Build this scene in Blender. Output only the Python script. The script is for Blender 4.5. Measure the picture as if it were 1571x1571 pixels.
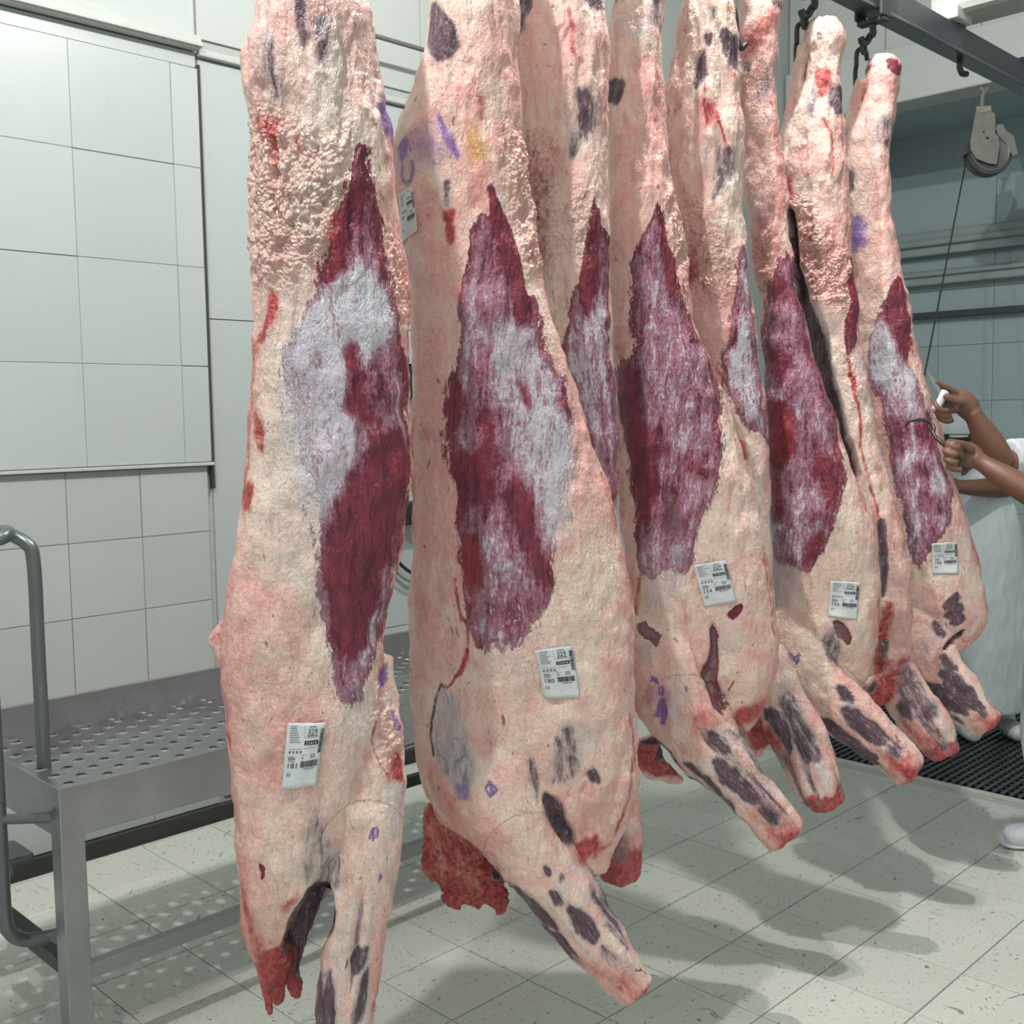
import bpy, bmesh, math, random
import numpy as np
from mathutils import Vector, Matrix
from mathutils.bvhtree import BVHTree

for o in list(bpy.data.objects):
    bpy.data.objects.remove(o, do_unlink=True)
SC = bpy.context.scene
COL = SC.collection

# ------------------------------------------------------------------ camera
F_PX, PITCH, ROLL, YAW, CAM_H, IMG = 1700.0, math.radians(5.0), 0.014, math.radians(45.0), 1.65, 1571.0
_h = np.array([math.cos(YAW), math.sin(YAW), 0.0])
_r = np.array([math.sin(YAW), -math.cos(YAW), 0.0])
_u = np.array([0.0, 0.0, 1.0])
FWD = _h*math.cos(PITCH) - _u*math.sin(PITCH)
_u2 = _u*math.cos(PITCH) + _h*math.sin(PITCH)
RGT = _r*math.cos(ROLL) - _u2*math.sin(ROLL)
UPV = _u2*math.cos(ROLL) + _r*math.sin(ROLL)
CAM = np.array([0.0, 0.0, CAM_H])
cd = bpy.data.cameras.new('camera')
cam = bpy.data.objects.new('camera', cd)
COL.objects.link(cam)
cd.sensor_fit = 'HORIZONTAL'
cd.sensor_width = 36.0
cd.lens = 36.0*F_PX/IMG
cd.clip_start = 0.05
cd.clip_end = 60
cam.matrix_world = Matrix(((RGT[0], UPV[0], -FWD[0], CAM[0]),
                           (RGT[1], UPV[1], -FWD[1], CAM[1]),
                           (RGT[2], UPV[2], -FWD[2], CAM[2]),
                           (0, 0, 0, 1)))
SC.camera = cam

# ------------------------------------------------------------------ world, lights, exposure
w = bpy.data.worlds.new('daylight')
SC.world = w
w.use_nodes = True
bgn = w.node_tree.nodes['Background']
bgn.inputs[0].default_value = (0.93, 1.0, 1.0, 1)
bgn.inputs[1].default_value = 0.45
SC.view_settings.view_transform = 'Standard'
SC.view_settings.look = 'None'
SC.view_settings.gamma = 1.0
SC.view_settings.use_curve_mapping = False
SC.view_settings.exposure = 0.42

SC.cycles.max_bounces = 5
SC.cycles.diffuse_bounces = 3
SC.cycles.glossy_bounces = 2

LAMP = (2.75, 1.60, 4.3)
LAMP2 = (0.1, 1.45, 4.3)
def add_light(name, kind, loc, power, color=(1, 1, 1), size=0.1, rot=(0, 0, 0), size_y=None):
    l = bpy.data.lights.new(name, kind)
    l.energy = power
    l.color = color
    if kind == 'AREA':
        l.shape = 'RECTANGLE'
        l.size = size
        l.size_y = size_y or size
    else:
        l.shadow_soft_size = size
    o = bpy.data.objects.new(name, l)
    o.location = loc
    o.rotation_euler = rot
    COL.objects.link(o)
    return o
add_light('lamp_light', 'POINT', LAMP, 175, (1.0, 0.98, 0.94), 0.035)
add_light('lamp_light', 'POINT', LAMP2, 190, (1.0, 0.98, 0.95), 0.04)

# ------------------------------------------------------------------ helpers
def ray(px, py):
    return FWD + (px-785.5)/F_PX*RGT - (py-785.5)/F_PX*UPV
def on_z(px, py, z):
    r = ray(px, py); return CAM + r*((z-CAM_H)/r[2])
def on_y(px, py, y):
    r = ray(px, py); return CAM + r*(y/r[1])
def on_x(px, py, x):
    r = ray(px, py); return CAM + r*(x/r[0])
def at_depth(px, py, d):
    return CAM + ray(px, py)*d

def nd(nt, t, **kw):
    n = nt.nodes.new(t)
    for k, v in kw.items():
        setattr(n, k, v)
    return n
class NT:
    """tiny node-tree builder"""
    def __init__(s, name):
        s.m = bpy.data.materials.new(name)
        s.m.use_nodes = True
        s.t = s.m.node_tree
        s.b = s.t.nodes['Principled BSDF']
    def put(s, sock, v):
        if v is None:
            return
        if hasattr(v, 'is_output'):
            s.t.links.new(v, sock)
        else:
            if isinstance(v, (tuple, list)) and len(v) == 3 and sock.type == 'RGBA':
                v = (*v, 1)
            sock.default_value = v
    def obj(s):
        if not hasattr(s, '_o'):
            s._o = nd(s.t, 'ShaderNodeTexCoord').outputs['Object']
        return s._o
    def geo(s):
        if not hasattr(s, '_g'):
            s._g = nd(s.t, 'ShaderNodeNewGeometry').outputs['Position']
        return s._g
    def rnd(s):
        if not hasattr(s, '_r'):
            s._r = nd(s.t, 'ShaderNodeObjectInfo').outputs['Random']
        return s._r
    def scale(s, v, sc):
        n = nd(s.t, 'ShaderNodeVectorMath', operation='MULTIPLY')
        s.put(n.inputs[0], v); n.inputs[1].default_value = sc
        return n.outputs[0]
    def vadd(s, a, b):
        n = nd(s.t, 'ShaderNodeVectorMath', operation='ADD')
        s.put(n.inputs[0], a); s.put(n.inputs[1], b)
        return n.outputs[0]
    def noise(s, v, scale, detail=3, rough=0.55, dist=0.0, col=False):
        n = nd(s.t, 'ShaderNodeTexNoise')
        s.put(n.inputs['Vector'], v)
        n.inputs['Scale'].default_value = scale
        n.inputs['Detail'].default_value = detail
        n.inputs['Roughness'].default_value = rough
        n.inputs['Distortion'].default_value = dist
        return n.outputs['Color' if col else 'Fac']
    def math(s, op, a, b=0.0, c=0.0, clamp=False):
        n = nd(s.t, 'ShaderNodeMath', operation=op, use_clamp=clamp)
        s.put(n.inputs[0], a); s.put(n.inputs[1], b); s.put(n.inputs[2], c)
        return n.outputs[0]
    def step(s, v, lo, hi, a=0.0, b=1.0):
        n = nd(s.t, 'ShaderNodeMapRange', interpolation_type='SMOOTHSTEP')
        s.put(n.inputs['Value'], v); s.put(n.inputs['From Min'], lo); s.put(n.inputs['From Max'], hi)
        n.inputs['To Min'].default_value = a; n.inputs['To Max'].default_value = b
        return n.outputs[0]
    def mix(s, f, a, b, blend='MIX'):
        n = nd(s.t, 'ShaderNodeMix', data_type='RGBA', blend_type=blend)
        s.put(n.inputs[0], f); s.put(n.inputs[6], a); s.put(n.inputs[7], b)
        return n.outputs[2]
    def attr(s, name):
        n = nd(s.t, 'ShaderNodeAttribute', attribute_name=name)
        sp = nd(s.t, 'ShaderNodeSeparateColor')
        s.t.links.new(n.outputs['Color'], sp.inputs[0])
        return sp.outputs
    def bump(s, h, strength=0.3, dist=0.01):
        n = nd(s.t, 'ShaderNodeBump')
        s.put(n.inputs['Height'], h)
        n.inputs['Strength'].default_value = strength
        n.inputs['Distance'].default_value = dist
        s.t.links.new(n.outputs[0], s.b.inputs['Normal'])
    def out(s, color=None, rough=None, metal=None, spec=None):
        s.put(s.b.inputs['Base Color'], color)
        s.put(s.b.inputs['Roughness'], rough)
        s.put(s.b.inputs['Metallic'], metal)
        s.put(s.b.inputs['Specular IOR Level'], spec)
        return s.m

MATS = {}
def plain(name, color, rough=0.5, metal=0.0, var=0.12, scale=20.0, bump=0.05, spec=0.5):
    if name in MATS:
        return MATS[name]
    t = NT(name)
    n = t.noise(t.obj(), scale, 4)
    lo = tuple(c*(1-var) for c in color); hi = tuple(min(1, c*(1+var)) for c in color)
    c = t.mix(n, lo, hi)
    t.bump(n, bump, 0.004)
    MATS[name] = t.out(c, rough, metal, spec)
    return MATS[name]

def mesh_obj(name, verts, faces, mat, parent=None, smooth=False):
    me = bpy.data.meshes.new(name)
    me.from_pydata([tuple(map(float, v)) for v in verts], [], [tuple(int(i) for i in f) for f in faces])
    me.update()
    o = bpy.data.objects.new(name, me)
    COL.objects.link(o)
    if mat:
        me.materials.append(mat)
    if parent:
        o.parent = parent
    if smooth:
        me.polygons.foreach_set('use_smooth', [True]*len(me.polygons))
    return o
def tag(o, label=None, cat=None, group=None, kind=None):
    if label: o['label'] = label
    if cat: o['category'] = cat
    if group: o['group'] = group
    if kind: o['kind'] = kind
    return o
def empty(name, loc=(0, 0, 0)):
    o = bpy.data.objects.new(name, None)
    o.empty_display_size = 0.05
    o.location = loc
    COL.objects.link(o)
    return o

class MB:
    """collects shapes into one mesh"""
    def __init__(s):
        s.v = []; s.f = []
    def box(s, lo, hi, bev=0.0):
        if bev <= 0:
            b = len(s.v)
            for z in (lo[2], hi[2]):
                for x, y in ((lo[0], lo[1]), (hi[0], lo[1]), (hi[0], hi[1]), (lo[0], hi[1])):
                    s.v.append((x, y, z))
            s.f += [(b+3, b+2, b+1, b), (b+4, b+5, b+6, b+7), (b, b+1, b+5, b+4), (b+1, b+2, b+6, b+5), (b+2, b+3, b+7, b+6), (b+3, b, b+4, b+7)]
        else:
            bm = bmesh.new()
            bmesh.ops.create_cube(bm, size=1)
            for v in bm.verts:
                v.co = Vector([lo[i] + (v.co[i]+.5)*(hi[i]-lo[i]) for i in range(3)])
            bmesh.ops.bevel(bm, geom=bm.edges[:], offset=bev, segments=2, profile=.5, affect='EDGES')
            s.bm(bm)
        return s
    def bm(s, bm):
        b = len(s.v)
        bm.verts.index_update()
        s.v += [tuple(v.co) for v in bm.verts]
        s.f += [tuple(b+v.index for v in f.verts) for f in bm.faces]
        bm.free()
    def tube(s, pts, r, n=12, caps=True):
        pts = [np.array(p, float) for p in pts]
        if np.isscalar(r): r = [r]*len(pts)
        rings = []
        prev = None
        for i, p in enumerate(pts):
            t = pts[min(i+1, len(pts)-1)] - pts[max(i-1, 0)]
            t = t/np.linalg.norm(t)
            if prev is None:
                a = np.array([0, 0, 1.]) if abs(t[2]) < .9 else np.array([1., 0, 0])
            else:
                a = prev
            u = a - t*(a@t); u /= np.linalg.norm(u); prev = u
            vv = np.cross(t, u)
            b = len(s.v)
            for k in range(n):
                th = 2*math.pi*k/n
                s.v.append(tuple(p + r[i]*(math.cos(th)*u + math.sin(th)*vv)))
            rings.append(b)
        for a, b in zip(rings, rings[1:]):
            for k in range(n):
                s.f.append((a+k, a+(k+1) % n, b+(k+1) % n, b+k))
        if caps:
            s.f.append(tuple(rings[0]+k for k in reversed(range(n))))
            s.f.append(tuple(rings[-1]+k for k in range(n)))
        return s
    def lathe(s, prof, center, axis, n=24):
        """prof: list of (radius, height along axis)"""
        c = np.array(center, float); ax = np.array(axis, float); ax /= np.linalg.norm(ax)
        a = np.array([0, 0, 1.]) if abs(ax[2]) < .9 else np.array([1., 0, 0])
        u = a - ax*(a@ax); u /= np.linalg.norm(u); vv = np.cross(ax, u)
        rings = []
        for (r, h) in prof:
            b = len(s.v); rings.append(b)
            for k in range(n):
                th = 2*math.pi*k/n
                s.v.append(tuple(c + ax*h + max(r, 1e-4)*(math.cos(th)*u + math.sin(th)*vv)))
        for a, b in zip(rings, rings[1:]):
            for k in range(n):
                s.f.append((a+k, a+(k+1) % n, b+(k+1) % n, b+k))
        s.f.append(tuple(rings[0]+k for k in reversed(range(n))))
        s.f.append(tuple(rings[-1]+k for k in range(n)))
        return s
    def build(s, name, mat, parent=None, smooth=False, origin=None):
        v = s.v
        if origin is not None:
            v = [tuple(np.array(p) - np.array(origin)) for p in v]
        o = mesh_obj(name, v, s.f, mat, parent, smooth)
        if origin is not None:
            o.location = origin
        if smooth:
            try:
                o.data.set_sharp_from_angle(angle=math.radians(40))
            except Exception:
                pass
        return o

def smooth_path(pts, n=8):
    """Catmull-Rom through pts"""
    P = [np.array(p, float) for p in pts]
    P = [2*P[0]-P[1]] + P + [2*P[-1]-P[-2]]
    out = []
    for i in range(1, len(P)-2):
        a, b, c, d = P[i-1], P[i], P[i+1], P[i+2]
        for k in range(n):
            t = k/n
            out.append(.5*((2*b) + (c-a)*t + (2*a-5*b+4*c-d)*t*t + (3*b-a-3*c+d)*t**3))
    out.append(P[-2])
    return out

# numpy noise ------------------------------------------------------
def _hash(ix, iy, iz, seed):
    h = (ix.astype(np.int64)*374761393 + iy.astype(np.int64)*668265263 + iz.astype(np.int64)*1274126177 + seed*974711) & 0xffffffff
    h = ((h ^ (h >> 13))*1103515245) & 0xffffffff
    h = ((h ^ (h >> 15))*2654435761) & 0xffffffff
    return ((h ^ (h >> 16)) & 0xffff)/65535.0
def vnoise(p, seed=0):
    i = np.floor(p); f = p - i; f = f*f*(3-2*f); i = i.astype(np.int64)
    x, y, z = i.T; fx, fy, fz = f.T
    r = 0
    for dx in (0, 1):
        for dy in (0, 1):
            for dz in (0, 1):
                wgt = (fx if dx else 1-fx)*(fy if dy else 1-fy)*(fz if dz else 1-fz)
                r = r + wgt*_hash(x+dx, y+dy, z+dz, seed)
    return r
def fbm(p, oct=3, seed=0):
    r = 0; a = .5; tot = 0
    for k in range(oct):
        r = r + a*vnoise(p*(2**k), seed+k*17); tot += a; a *= .5
    return r/tot
def sstep(x, lo, hi):
    t = np.clip((x-lo)/(hi-lo), 0, 1)
    return t*t*(3-2*t)

def remesh(name, verts, faces, voxel, smooth_it=4, fac=.5):
    me = bpy.data.meshes.new('tmp'); me.from_pydata([tuple(v) for v in verts], [], faces); me.update()
    ob = bpy.data.objects.new('tmp', me); COL.objects.link(ob)
    m = ob.modifiers.new('r', 'REMESH'); m.mode = 'VOXEL'; m.voxel_size = voxel
    if smooth_it:
        s = ob.modifiers.new('s', 'SMOOTH'); s.factor = fac; s.iterations = smooth_it
    bpy.context.view_layer.update()
    dg = bpy.context.evaluated_depsgraph_get()
    out = bpy.data.meshes.new_from_object(ob.evaluated_get(dg))
    out.name = name
    bpy.data.objects.remove(ob, do_unlink=True); bpy.data.meshes.remove(me)
    return out
def mesh_np(me):
    n = len(me.vertices)
    co = np.empty(n*3, np.float32); me.vertices.foreach_get('co', co)
    no = np.empty(n*3, np.float32); me.vertices.foreach_get('normal', no)
    return co.reshape(-1, 3).astype(float), no.reshape(-1, 3).astype(float)

# ------------------------------------------------------------------ materials of the room
def mat_panel(name, base, rough=0.35, dirt=0.06):
    t = NT(name)
    n = t.noise(t.geo(), 1.3, 4, .6)
    n2 = t.noise(t.geo(), 14, 5, .6)
    c = t.mix(n, tuple(x*(1-dirt) for x in base), tuple(min(1, x*(1+dirt*.6)) for x in base))
    stain = t.step(t.noise(t.scale(t.geo(), (9, 9, 1.6)), 1.0, 5, .65), .62, .80)
    c = t.mix(t.math('MULTIPLY', stain, .22), c, (base[0]*.72, base[1]*.72, base[2]*.64))
    r = t.math('ADD', t.math('MULTIPLY', t.rnd(), .06), .97)
    c = t.mix(1.0, c, r, 'MULTIPLY')
    t.bump(n2, .03, .003)
    return t.out(c, rough, 0, .4)
M_PANEL = mat_panel('white_wall_panel', (.47, .515, .51))
M_TILEW = mat_panel('white_glazed_tile', (.47, .50, .48), .25, .08)
M_PANEL_DIM = mat_panel('dim_tinted_wall_panel', (.36, .45, .475), .4)  # same wall panel, with the dimmer cooler light put into its colour
M_CEIL = mat_panel('ceiling_paint', (.50, .54, .52), .6, .08)
M_GROUT = plain('grey_grout', (.42, .45, .43), .9, var=.3, scale=60)
M_GAP = plain('dark_joint', (.05, .052, .045), .9, var=.3, scale=40)
M_TRIM = plain('grey_trim', (.50, .53, .50), .5, var=.12, scale=8)

def mat_floor_tile():
    t = NT('terrazzo_floor_tile')
    p = t.geo()
    n = t.noise(p, 2.2, 4, .6)
    c = t.mix(n, (.52, .535, .475), (.64, .66, .60))
    grime = t.step(t.noise(p, 1.1, 6, .7), .5, .75)
    c = t.mix(t.math('MULTIPLY', grime, .35), c, (.36, .35, .27))
    sp = t.noise(t.vadd(p, t.scale(t.noise(p, 3, 2, col=True), (.4, .4, 0))), 80, 2, .5, .6)
    spk = t.step(sp, .635, .68)
    c = t.mix(t.math('MULTIPLY', spk, .72), c, (.13, .13, .11))
    sp2 = t.step(t.noise(p, 38, 1, .4, .3), .745, .775)
    c = t.mix(t.math('MULTIPLY', sp2, .8), c, (.10, .08, .07))
    lt = t.step(t.noise(p, 48, 2), .62, .7)
    c = t.mix(t.math('MULTIPLY', lt, .25), c, (.72, .74, .68))
    r = t.math('ADD', t.math('MULTIPLY', t.rnd(), .08), .95)
    c = t.mix(1.0, c, r, 'MULTIPLY')
    t.bump(t.noise(p, 25, 4), .05, .003)
    return t.out(c, t.step(n, .3, .7, .42, .28), 0, .45)
M_FLOOR = mat_floor_tile()

def mat_steel(name, base=(.50, .52, .51), rough=.38, metal=.85):
    t = NT(name)
    p = t.obj()
    s1 = t.noise(t.scale(p, (2, 2, 60)), 4, 3)
    n = t.noise(p, 5, 5, .6)
    c = t.mix(n, tuple(x*.72 for x in base), tuple(x*1.1 for x in base))
    c = t.mix(t.math('MULTIPLY', s1, .25), c, tuple(x*.7 for x in base))
    t.bump(s1, .02, .002)
    return t.out(c, t.step(n, .3, .7, rough+.12, rough-.05), metal, .5)
M_STEEL = mat_steel('brushed_stainless_steel', (.40, .41, .42), .30, .85)
M_TUBE = mat_steel('steel_tube', (.17, .20, .20), .30, .55)
M_RAIL = plain('slate_grey_rail_paint', (.075, .085, .105), .42, .2, .2, 14)
M_IRON = plain('dark_iron', (.055, .06, .065), .42, .6, .3, 40)
M_RUBBER = plain('black_rubber', (.02, .021, .022), .55, 0, .3, 30)

# ------------------------------------------------------------------ floor
GX, GY, TS = 0.126, 0.0858, 0.30
floor = MB().box((-4.5, -5, -.14), (9.0, 4.0, -.006)).build('floor', M_GROUT)
tag(floor, 'pale speckled tiled floor of the cutting room', kind='structure')
def tile_mesh(name, sx, sy, th, mat, bev=.0025):
    me = bpy.data.meshes.new(name)
    b = MB()
    x, y = sx/2, sy/2
    v = [(-x, -y, -th), (x, -y, -th), (x, y, -th), (-x, y, -th), (-x, -y, -bev), (x, -y, -bev), (x, y, -bev), (-x, y, -bev),
         (-x+bev, -y+bev, 0), (x-bev, -y+bev, 0), (x-bev, y-bev, 0), (-x+bev, y-bev, 0)]
    f = []
    for a, c in ((0, 4), (4, 8)):
        for k in range(4):
            f.append((a+k, a+(k+1) % 4, c+(k+1) % 4, c+k))
    f.append((8, 9, 10, 11)); f.append((3, 2, 1, 0))
    me.from_pydata(v, [], f); me.materials.append(mat); me.update()
    return me
ftile = tile_mesh('floor_tile', TS-.004, TS-.004, .008, M_FLOOR, .002)
rng = random.Random(4)
X_GRATE = 4.74
rest = MB()
nx0, nx1 = 1, 14          # individual tiles in view
for i in range(-15, 29):
    for j in range(-16, 14):
        x0, y0 = GX+TS*i, GY+TS*j
        if y0+TS > 4.0 or x0+TS > 9.0:
            continue
        if x0+TS > X_GRATE+.02 and y0 > 0.6 and x0 < 6.6:
            continue
        if nx0 <= i <= nx1 and 2 <= j <= 13:
            o = bpy.data.objects.new('tile', ftile); COL.objects.link(o); o.parent = floor
            o.location = (x0+TS/2, y0+TS/2, rng.uniform(-.0008, .0004))
            o.rotation_euler = (rng.uniform(-.0012, .0012), rng.uniform(-.0012, .0012), 0)
        else:
            rest.box((x0+.002, y0+.002, -.008), (x0+TS-.002, y0+TS-.002, 0))
o = rest.build('tile_field', M_FLOOR, floor); tag(o, kind='stuff')
# cut strip between last tile row and the wall gutter / grate pit edge
kerb = MB().box((-4.5, GY+TS*13, -.008), (9, 4.0, -.0005)).box((X_GRATE-.05, .6, -.008), (X_GRATE, GY+TS*13, 0.0))
kerb.build('cut_tile_edge', M_FLOOR, floor)
gut = MB().box((-4.5, 4.0, -.16), (9, 4.22, -.10)).box((-4.5, 4.175, -.16), (9, 4.215, -.004)).build('trim_1', M_GAP)
tag(gut, 'dark drain gutter along the foot of the tiled wall', kind='structure')

# black drain grate / ribbed rubber mat set beside the row of carcasses
gr = empty('drain_grate', (X_GRATE, 0.6, 0)); tag(gr, 'black ribbed drain grating set into the floor at the far end', 'grating')
gm = MB().box((0, 0, -.03), (1.86, 3.4, -.006)); gm.build('tray', M_RUBBER, gr)
bars = MB()
k = 0
M_GRATE = plain('grate_plastic', (.045, .05, .052), .35, 0, .3, 60)
yy = 0.0
while yy < 3.39:
    bars.box((0.0, yy, -.006), (1.86, yy+.016, .006)); yy += .036
o = bars.build('grate_bars', M_GRATE, gr); tag(o, kind='stuff')
cross = MB(); xx = .05
while xx < 1.86:
    cross.box((xx, 0, -.006), (xx+.012, 3.4, .001)); xx += .05
o = cross.build('grate_cross_bars', M_GRATE, gr); tag(o, kind='stuff')

# ------------------------------------------------------------------ left wall
WY = 4.2
wl = MB().box((-2.5, WY+.012, -.14), (9.0, WY+.25, 4.6)).build('wall_left', M_GROUT)
tag(wl, 'pale panelled and tiled wall behind the steel platform', kind='structure')
def wall_piece(name, mat, x0, x1, z0, z1, proud, parent=wl, bev=.0012, cache={}):
    key = (name, round(x1-x0, 3), round(z1-z0, 3), round(proud, 4), mat.name)
    if key not in cache:
        me = tile_mesh(name, x1-x0, z1-z0, proud, mat, bev)
        cache[key] = me
    o = bpy.data.objects.new(name, cache[key]); COL.objects.link(o); o.parent = parent
    o.rotation_euler = (math.pi/2, 0, 0)
    return o
cols = [2.404, 2.283, 1.868, 1.453, 1.038, .623, .208, -.207, -.622]
rows = [1.473, 1.87, 2.274, 2.677, 3.075]
for c in range(len(cols)-1):
    for r in range(4):
        x1, x0, z0, z1 = cols[c]-.0007, cols[c+1]+.0007, rows[r]+.0007, rows[r+1]-.0007
        if (c + r) % 3 == 0: z1 -= .0016
        o = wall_piece('panel', M_PANEL, x0, x1, z0, z1, .03); o.location = ((x0+x1)/2, WY-.018+rng.uniform(-.0012, .0012), (z0+z1)/2)
lc = [2.391-.302*i for i in range(11)]
lr = [1.455, 1.18, .887, .593, .295, 0.0]
for c in range(10):
    for r in range(5):
        x1, x0, z1, z0 = lc[c]-.0012, lc[c+1]+.0012, lr[r]-.0012, lr[r+1]+.0012
        o = wall_piece('tile', M_TILEW, x0, x1, z0, z1, .014); o.location = ((x0+x1)/2, WY-.002+rng.uniform(-.001, .001), (z0+z1)/2)
# top band over the panels and smooth sheets to the right
def sheet(x0, x1, z0, z1, y, mat=M_PANEL, name='panel'):
    o = wall_piece(name, mat, x0, x1, z0, z1, .02); o.location = ((x0+x1)/2, y, (z0+z1)/2)
sheet(-2.4, 2.404, 3.08, 3.14, WY-.004)
sheet(-2.4, 2.404, 3.20, 4.58, WY-.004, M_CEIL)
xs = [2.416, 3.62, 4.83, 6.04, 7.25, 8.46]
zs = [0.02, .625, 2.068, 3.12, 3.20, 4.58]
for a, b in zip(xs, xs[1:]):
    for z0, z1 in zip(zs, zs[1:]):
        if z0 == 3.12: continue
        sheet(a+.0015, b-.0015, z0+.002, z1-.002, WY-.0, M_CEIL if z0 > 3.1 else M_PANEL)
# dark strip painted as the shadow of the panel edge, and trims
o = MB().box((2.404, WY-.022, 1.36), (2.415, WY+.01, 3.09), .002).build('panel_edge_shadow', M_GAP, wl)
o = MB().box((-2.4, WY-.030, 1.458), (2.41, WY+.0, 1.471), .002).build('ledge_strip', M_TRIM, wl)
o = MB().box((-2.4, WY-.055, 3.145), (2.41, WY+.0, 3.195), .006).box((-2.4, WY-.065, 3.150), (2.41, WY-.05, 3.163), .003).build('trim_2', M_TRIM)
tag(o, 'grey cable trunking along the top of the panelled wall', kind='structure')
o = MB().box((2.41, WY-.03, 3.125), (8.4, WY+.0, 3.155), .006).build('trim_3', M_TRIM)
tag(o, 'thin grey ledge strip carrying on behind the carcasses', kind='structure')

# ------------------------------------------------------------------ end wall and bulkhead
WX = 8.4
wb = MB().box((WX+.012, -5, -.14), (WX+.25, 4.5, 4.6)).build('wall_back', M_GROUT)
tag(wb, 'panelled end wall beyond the carcasses, dimmer cool light put into its grey', kind='structure')
pm = {}
def bpiece(y0, y1, z0, z1, mat=M_PANEL_DIM, x=WX):
    key = (round(y1-y0, 3), round(z1-z0, 3), mat.name)
    if key not in pm: pm[key] = tile_mesh('panel', y1-y0, z1-z0, .02, mat, .003)
    o = bpy.data.objects.new('panel', pm[key]); COL.objects.link(o); o.parent = wb
    o.rotation_euler = (math.pi/2, 0, -math.pi/2)
    o.location = (x+rng.uniform(-.001, .001), (y0+y1)/2, (z0+z1)/2)
ys = [4.16-.415*i for i in range(11)]
zb = [0, .45, .87, 1.29, 1.71, 2.13, 2.55]
for a in range(10):
    for r in range(6):
        bpiece(ys[a+1]+.001, ys[a]-.001, zb[r]+.001, zb[r+1]-.001)
for a in range(0, 10, 2):
    bpiece(ys[a+2]+.0015, ys[a]-.0015, 2.553, 3.0)
    bpiece(ys[a+2]+.0015, ys[a]-.0015, 3.003, 3.74)
def bulk():
    b = MB().box((6.9, -5, 3.60), (7.15, 4.19, 3.95), .012)
    o = b.build('trim_4', M_CEIL); tag(o, 'pale ceiling beam crossing beyond the overhead rail', kind='structure')
    o = MB().box((6.96, -5, 3.95), (7.2, 4.19, 4.6)).build('trim_5', M_CEIL); tag(o, 'upper bulkhead wall above the ceiling beam', kind='structure')
    for i in range(9):
        y = 4.1-i*.62
        MB().box((6.945, y-.612, 3.953), (6.96, y, 4.58), .003).build('panel', M_CEIL, o)
    o = MB().box((7.15, -5, 3.75), (8.65, 4.19, 3.85)).build('ceiling', M_CEIL); tag(o, 'low ceiling between the beam and the end wall', kind='structure')
    for i in range(5):
        MB().box((7.15, 4.16-1.3*(i+1)+.004, 3.735), (WX, 4.16-1.3*i, 3.75), .002).build('panel', M_PANEL_DIM, o)
    o = MB().box((-2.6, -2.2, 4.6), (7.2, 4.4, 4.72)).build('ceiling_main', M_CEIL); o.name = 'ceiling'; tag(o, 'high pale ceiling over the hanging rail', kind='structure')
bulk()
# trunking and pipes on the end wall
def along_y(name, z, h, x0, x1, mat, label):
    o = MB().box((x0, -1.5, z), (x1, 4.19, z+h), .01)
    return tag(o.build(name, mat), label, kind='structure')
M_TRUNK = plain('green_grey_trunking', (.30, .36, .36), .45, .1, .15, 6)
zt = 1.65+(2.70-1.65)*WX/6.9
o = MB().box((WX-.13, -1.5, zt-.12), (WX-.02, 4.19, zt+.06), .012).box((WX-.18, -1.5, zt-.055), (WX-.12, 4.19, zt-.005), .015).build('trim_6', M_TRUNK); tag(o, 'wide grey trunking high on the end wall', kind='structure')
zt2 = 1.65+(2.47-1.65)*WX/6.9
o = MB().box((WX-.13, -1.5, zt2-.06), (WX-.02, 4.19, zt2+.05), .012).box((WX-.17, -1.5, zt2-.0), (WX-.12, 4.19, zt2+.035), .012).build('trim_7', M_TRUNK); tag(o, 'second grey trunking below the wide one on the end wall', kind='structure')
zt3 = 1.65+(2.235-1.65)*WX/6.9
o = MB().box((WX-.10, -1.5, zt3-.025), (WX-.05, 4.19, zt3+.025), .006).build('trim_8', plain('dark_pipe', (.04, .055, .06), .5)); tag(o, 'thin dark pipe running across the end wall', kind='structure')

# ------------------------------------------------------------------ rail
RY, RZ = 1.9, 3.01
def build_rail():
    e = empty('overhead_rail', (0, RY, RZ)); tag(e, 'dark slate overhead meat rail carrying the carcasses', 'rail')
    MB().box((-.6, -.028, .012), (6.85, .028, .105), .004).build('web', M_RAIL, e)
    MB().box((-.6, -.036, 0), (6.85, .036, .014), .003).build('running_edge', plain('worn_rail_edge', (.16, .17, .18), .3, .8), e)
    for px, py in ((1465, 80),):
        x = on_y(px, py, RY)[0]
        zt_ = on_y(1480, 36, RY)[2]-RZ
        p = MB().box((x-.03, -.03, .10), (x+.03, .03, zt_), .003)
        p.build('hanger_post', M_RAIL, e)
        MB().box((x-.10, -.05, zt_-.03), (x+.04, .05, zt_+.02), .006).build('hanger_plate', M_TRIM, e)
    for x in (1.15, -.2): MB().box((x-.03, -.03, .10), (x+.03, .03, 1.59), .003).build('hanger_post', M_RAIL, e)
    x = on_y(1478, 100, RY)[0]
    MB().tube(smooth_path([(x-.03, 0, .0), (x-.035, 0, -.03), (x-.01, 0, -.05), (x+.03, 0, -.045)], 4), .012, 8).build('stop_hook', M_IRON, e)
    x = on_y(1568, 130, RY)[0]
    MB().box((x-.06, -.04, .10), (x+.06, .04, .125), .004).build('joint_plate', M_RAIL, e)
    cx = on_y(1465, 22, RY)[0]
    o = MB().box((cx-.06, -1.5, RZ+zt_), (cx+.16, RY+.08, RZ+zt_+.26), .03).build('cross_beam', plain('stained_concrete', (.42, .44, .40), .8, 0, .25, 5, .2))
    tag(o, 'stained pale cross beam above the overhead rail', 'beam')
build_rail()
rod = on_y(610, 65, 4.05)
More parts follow.
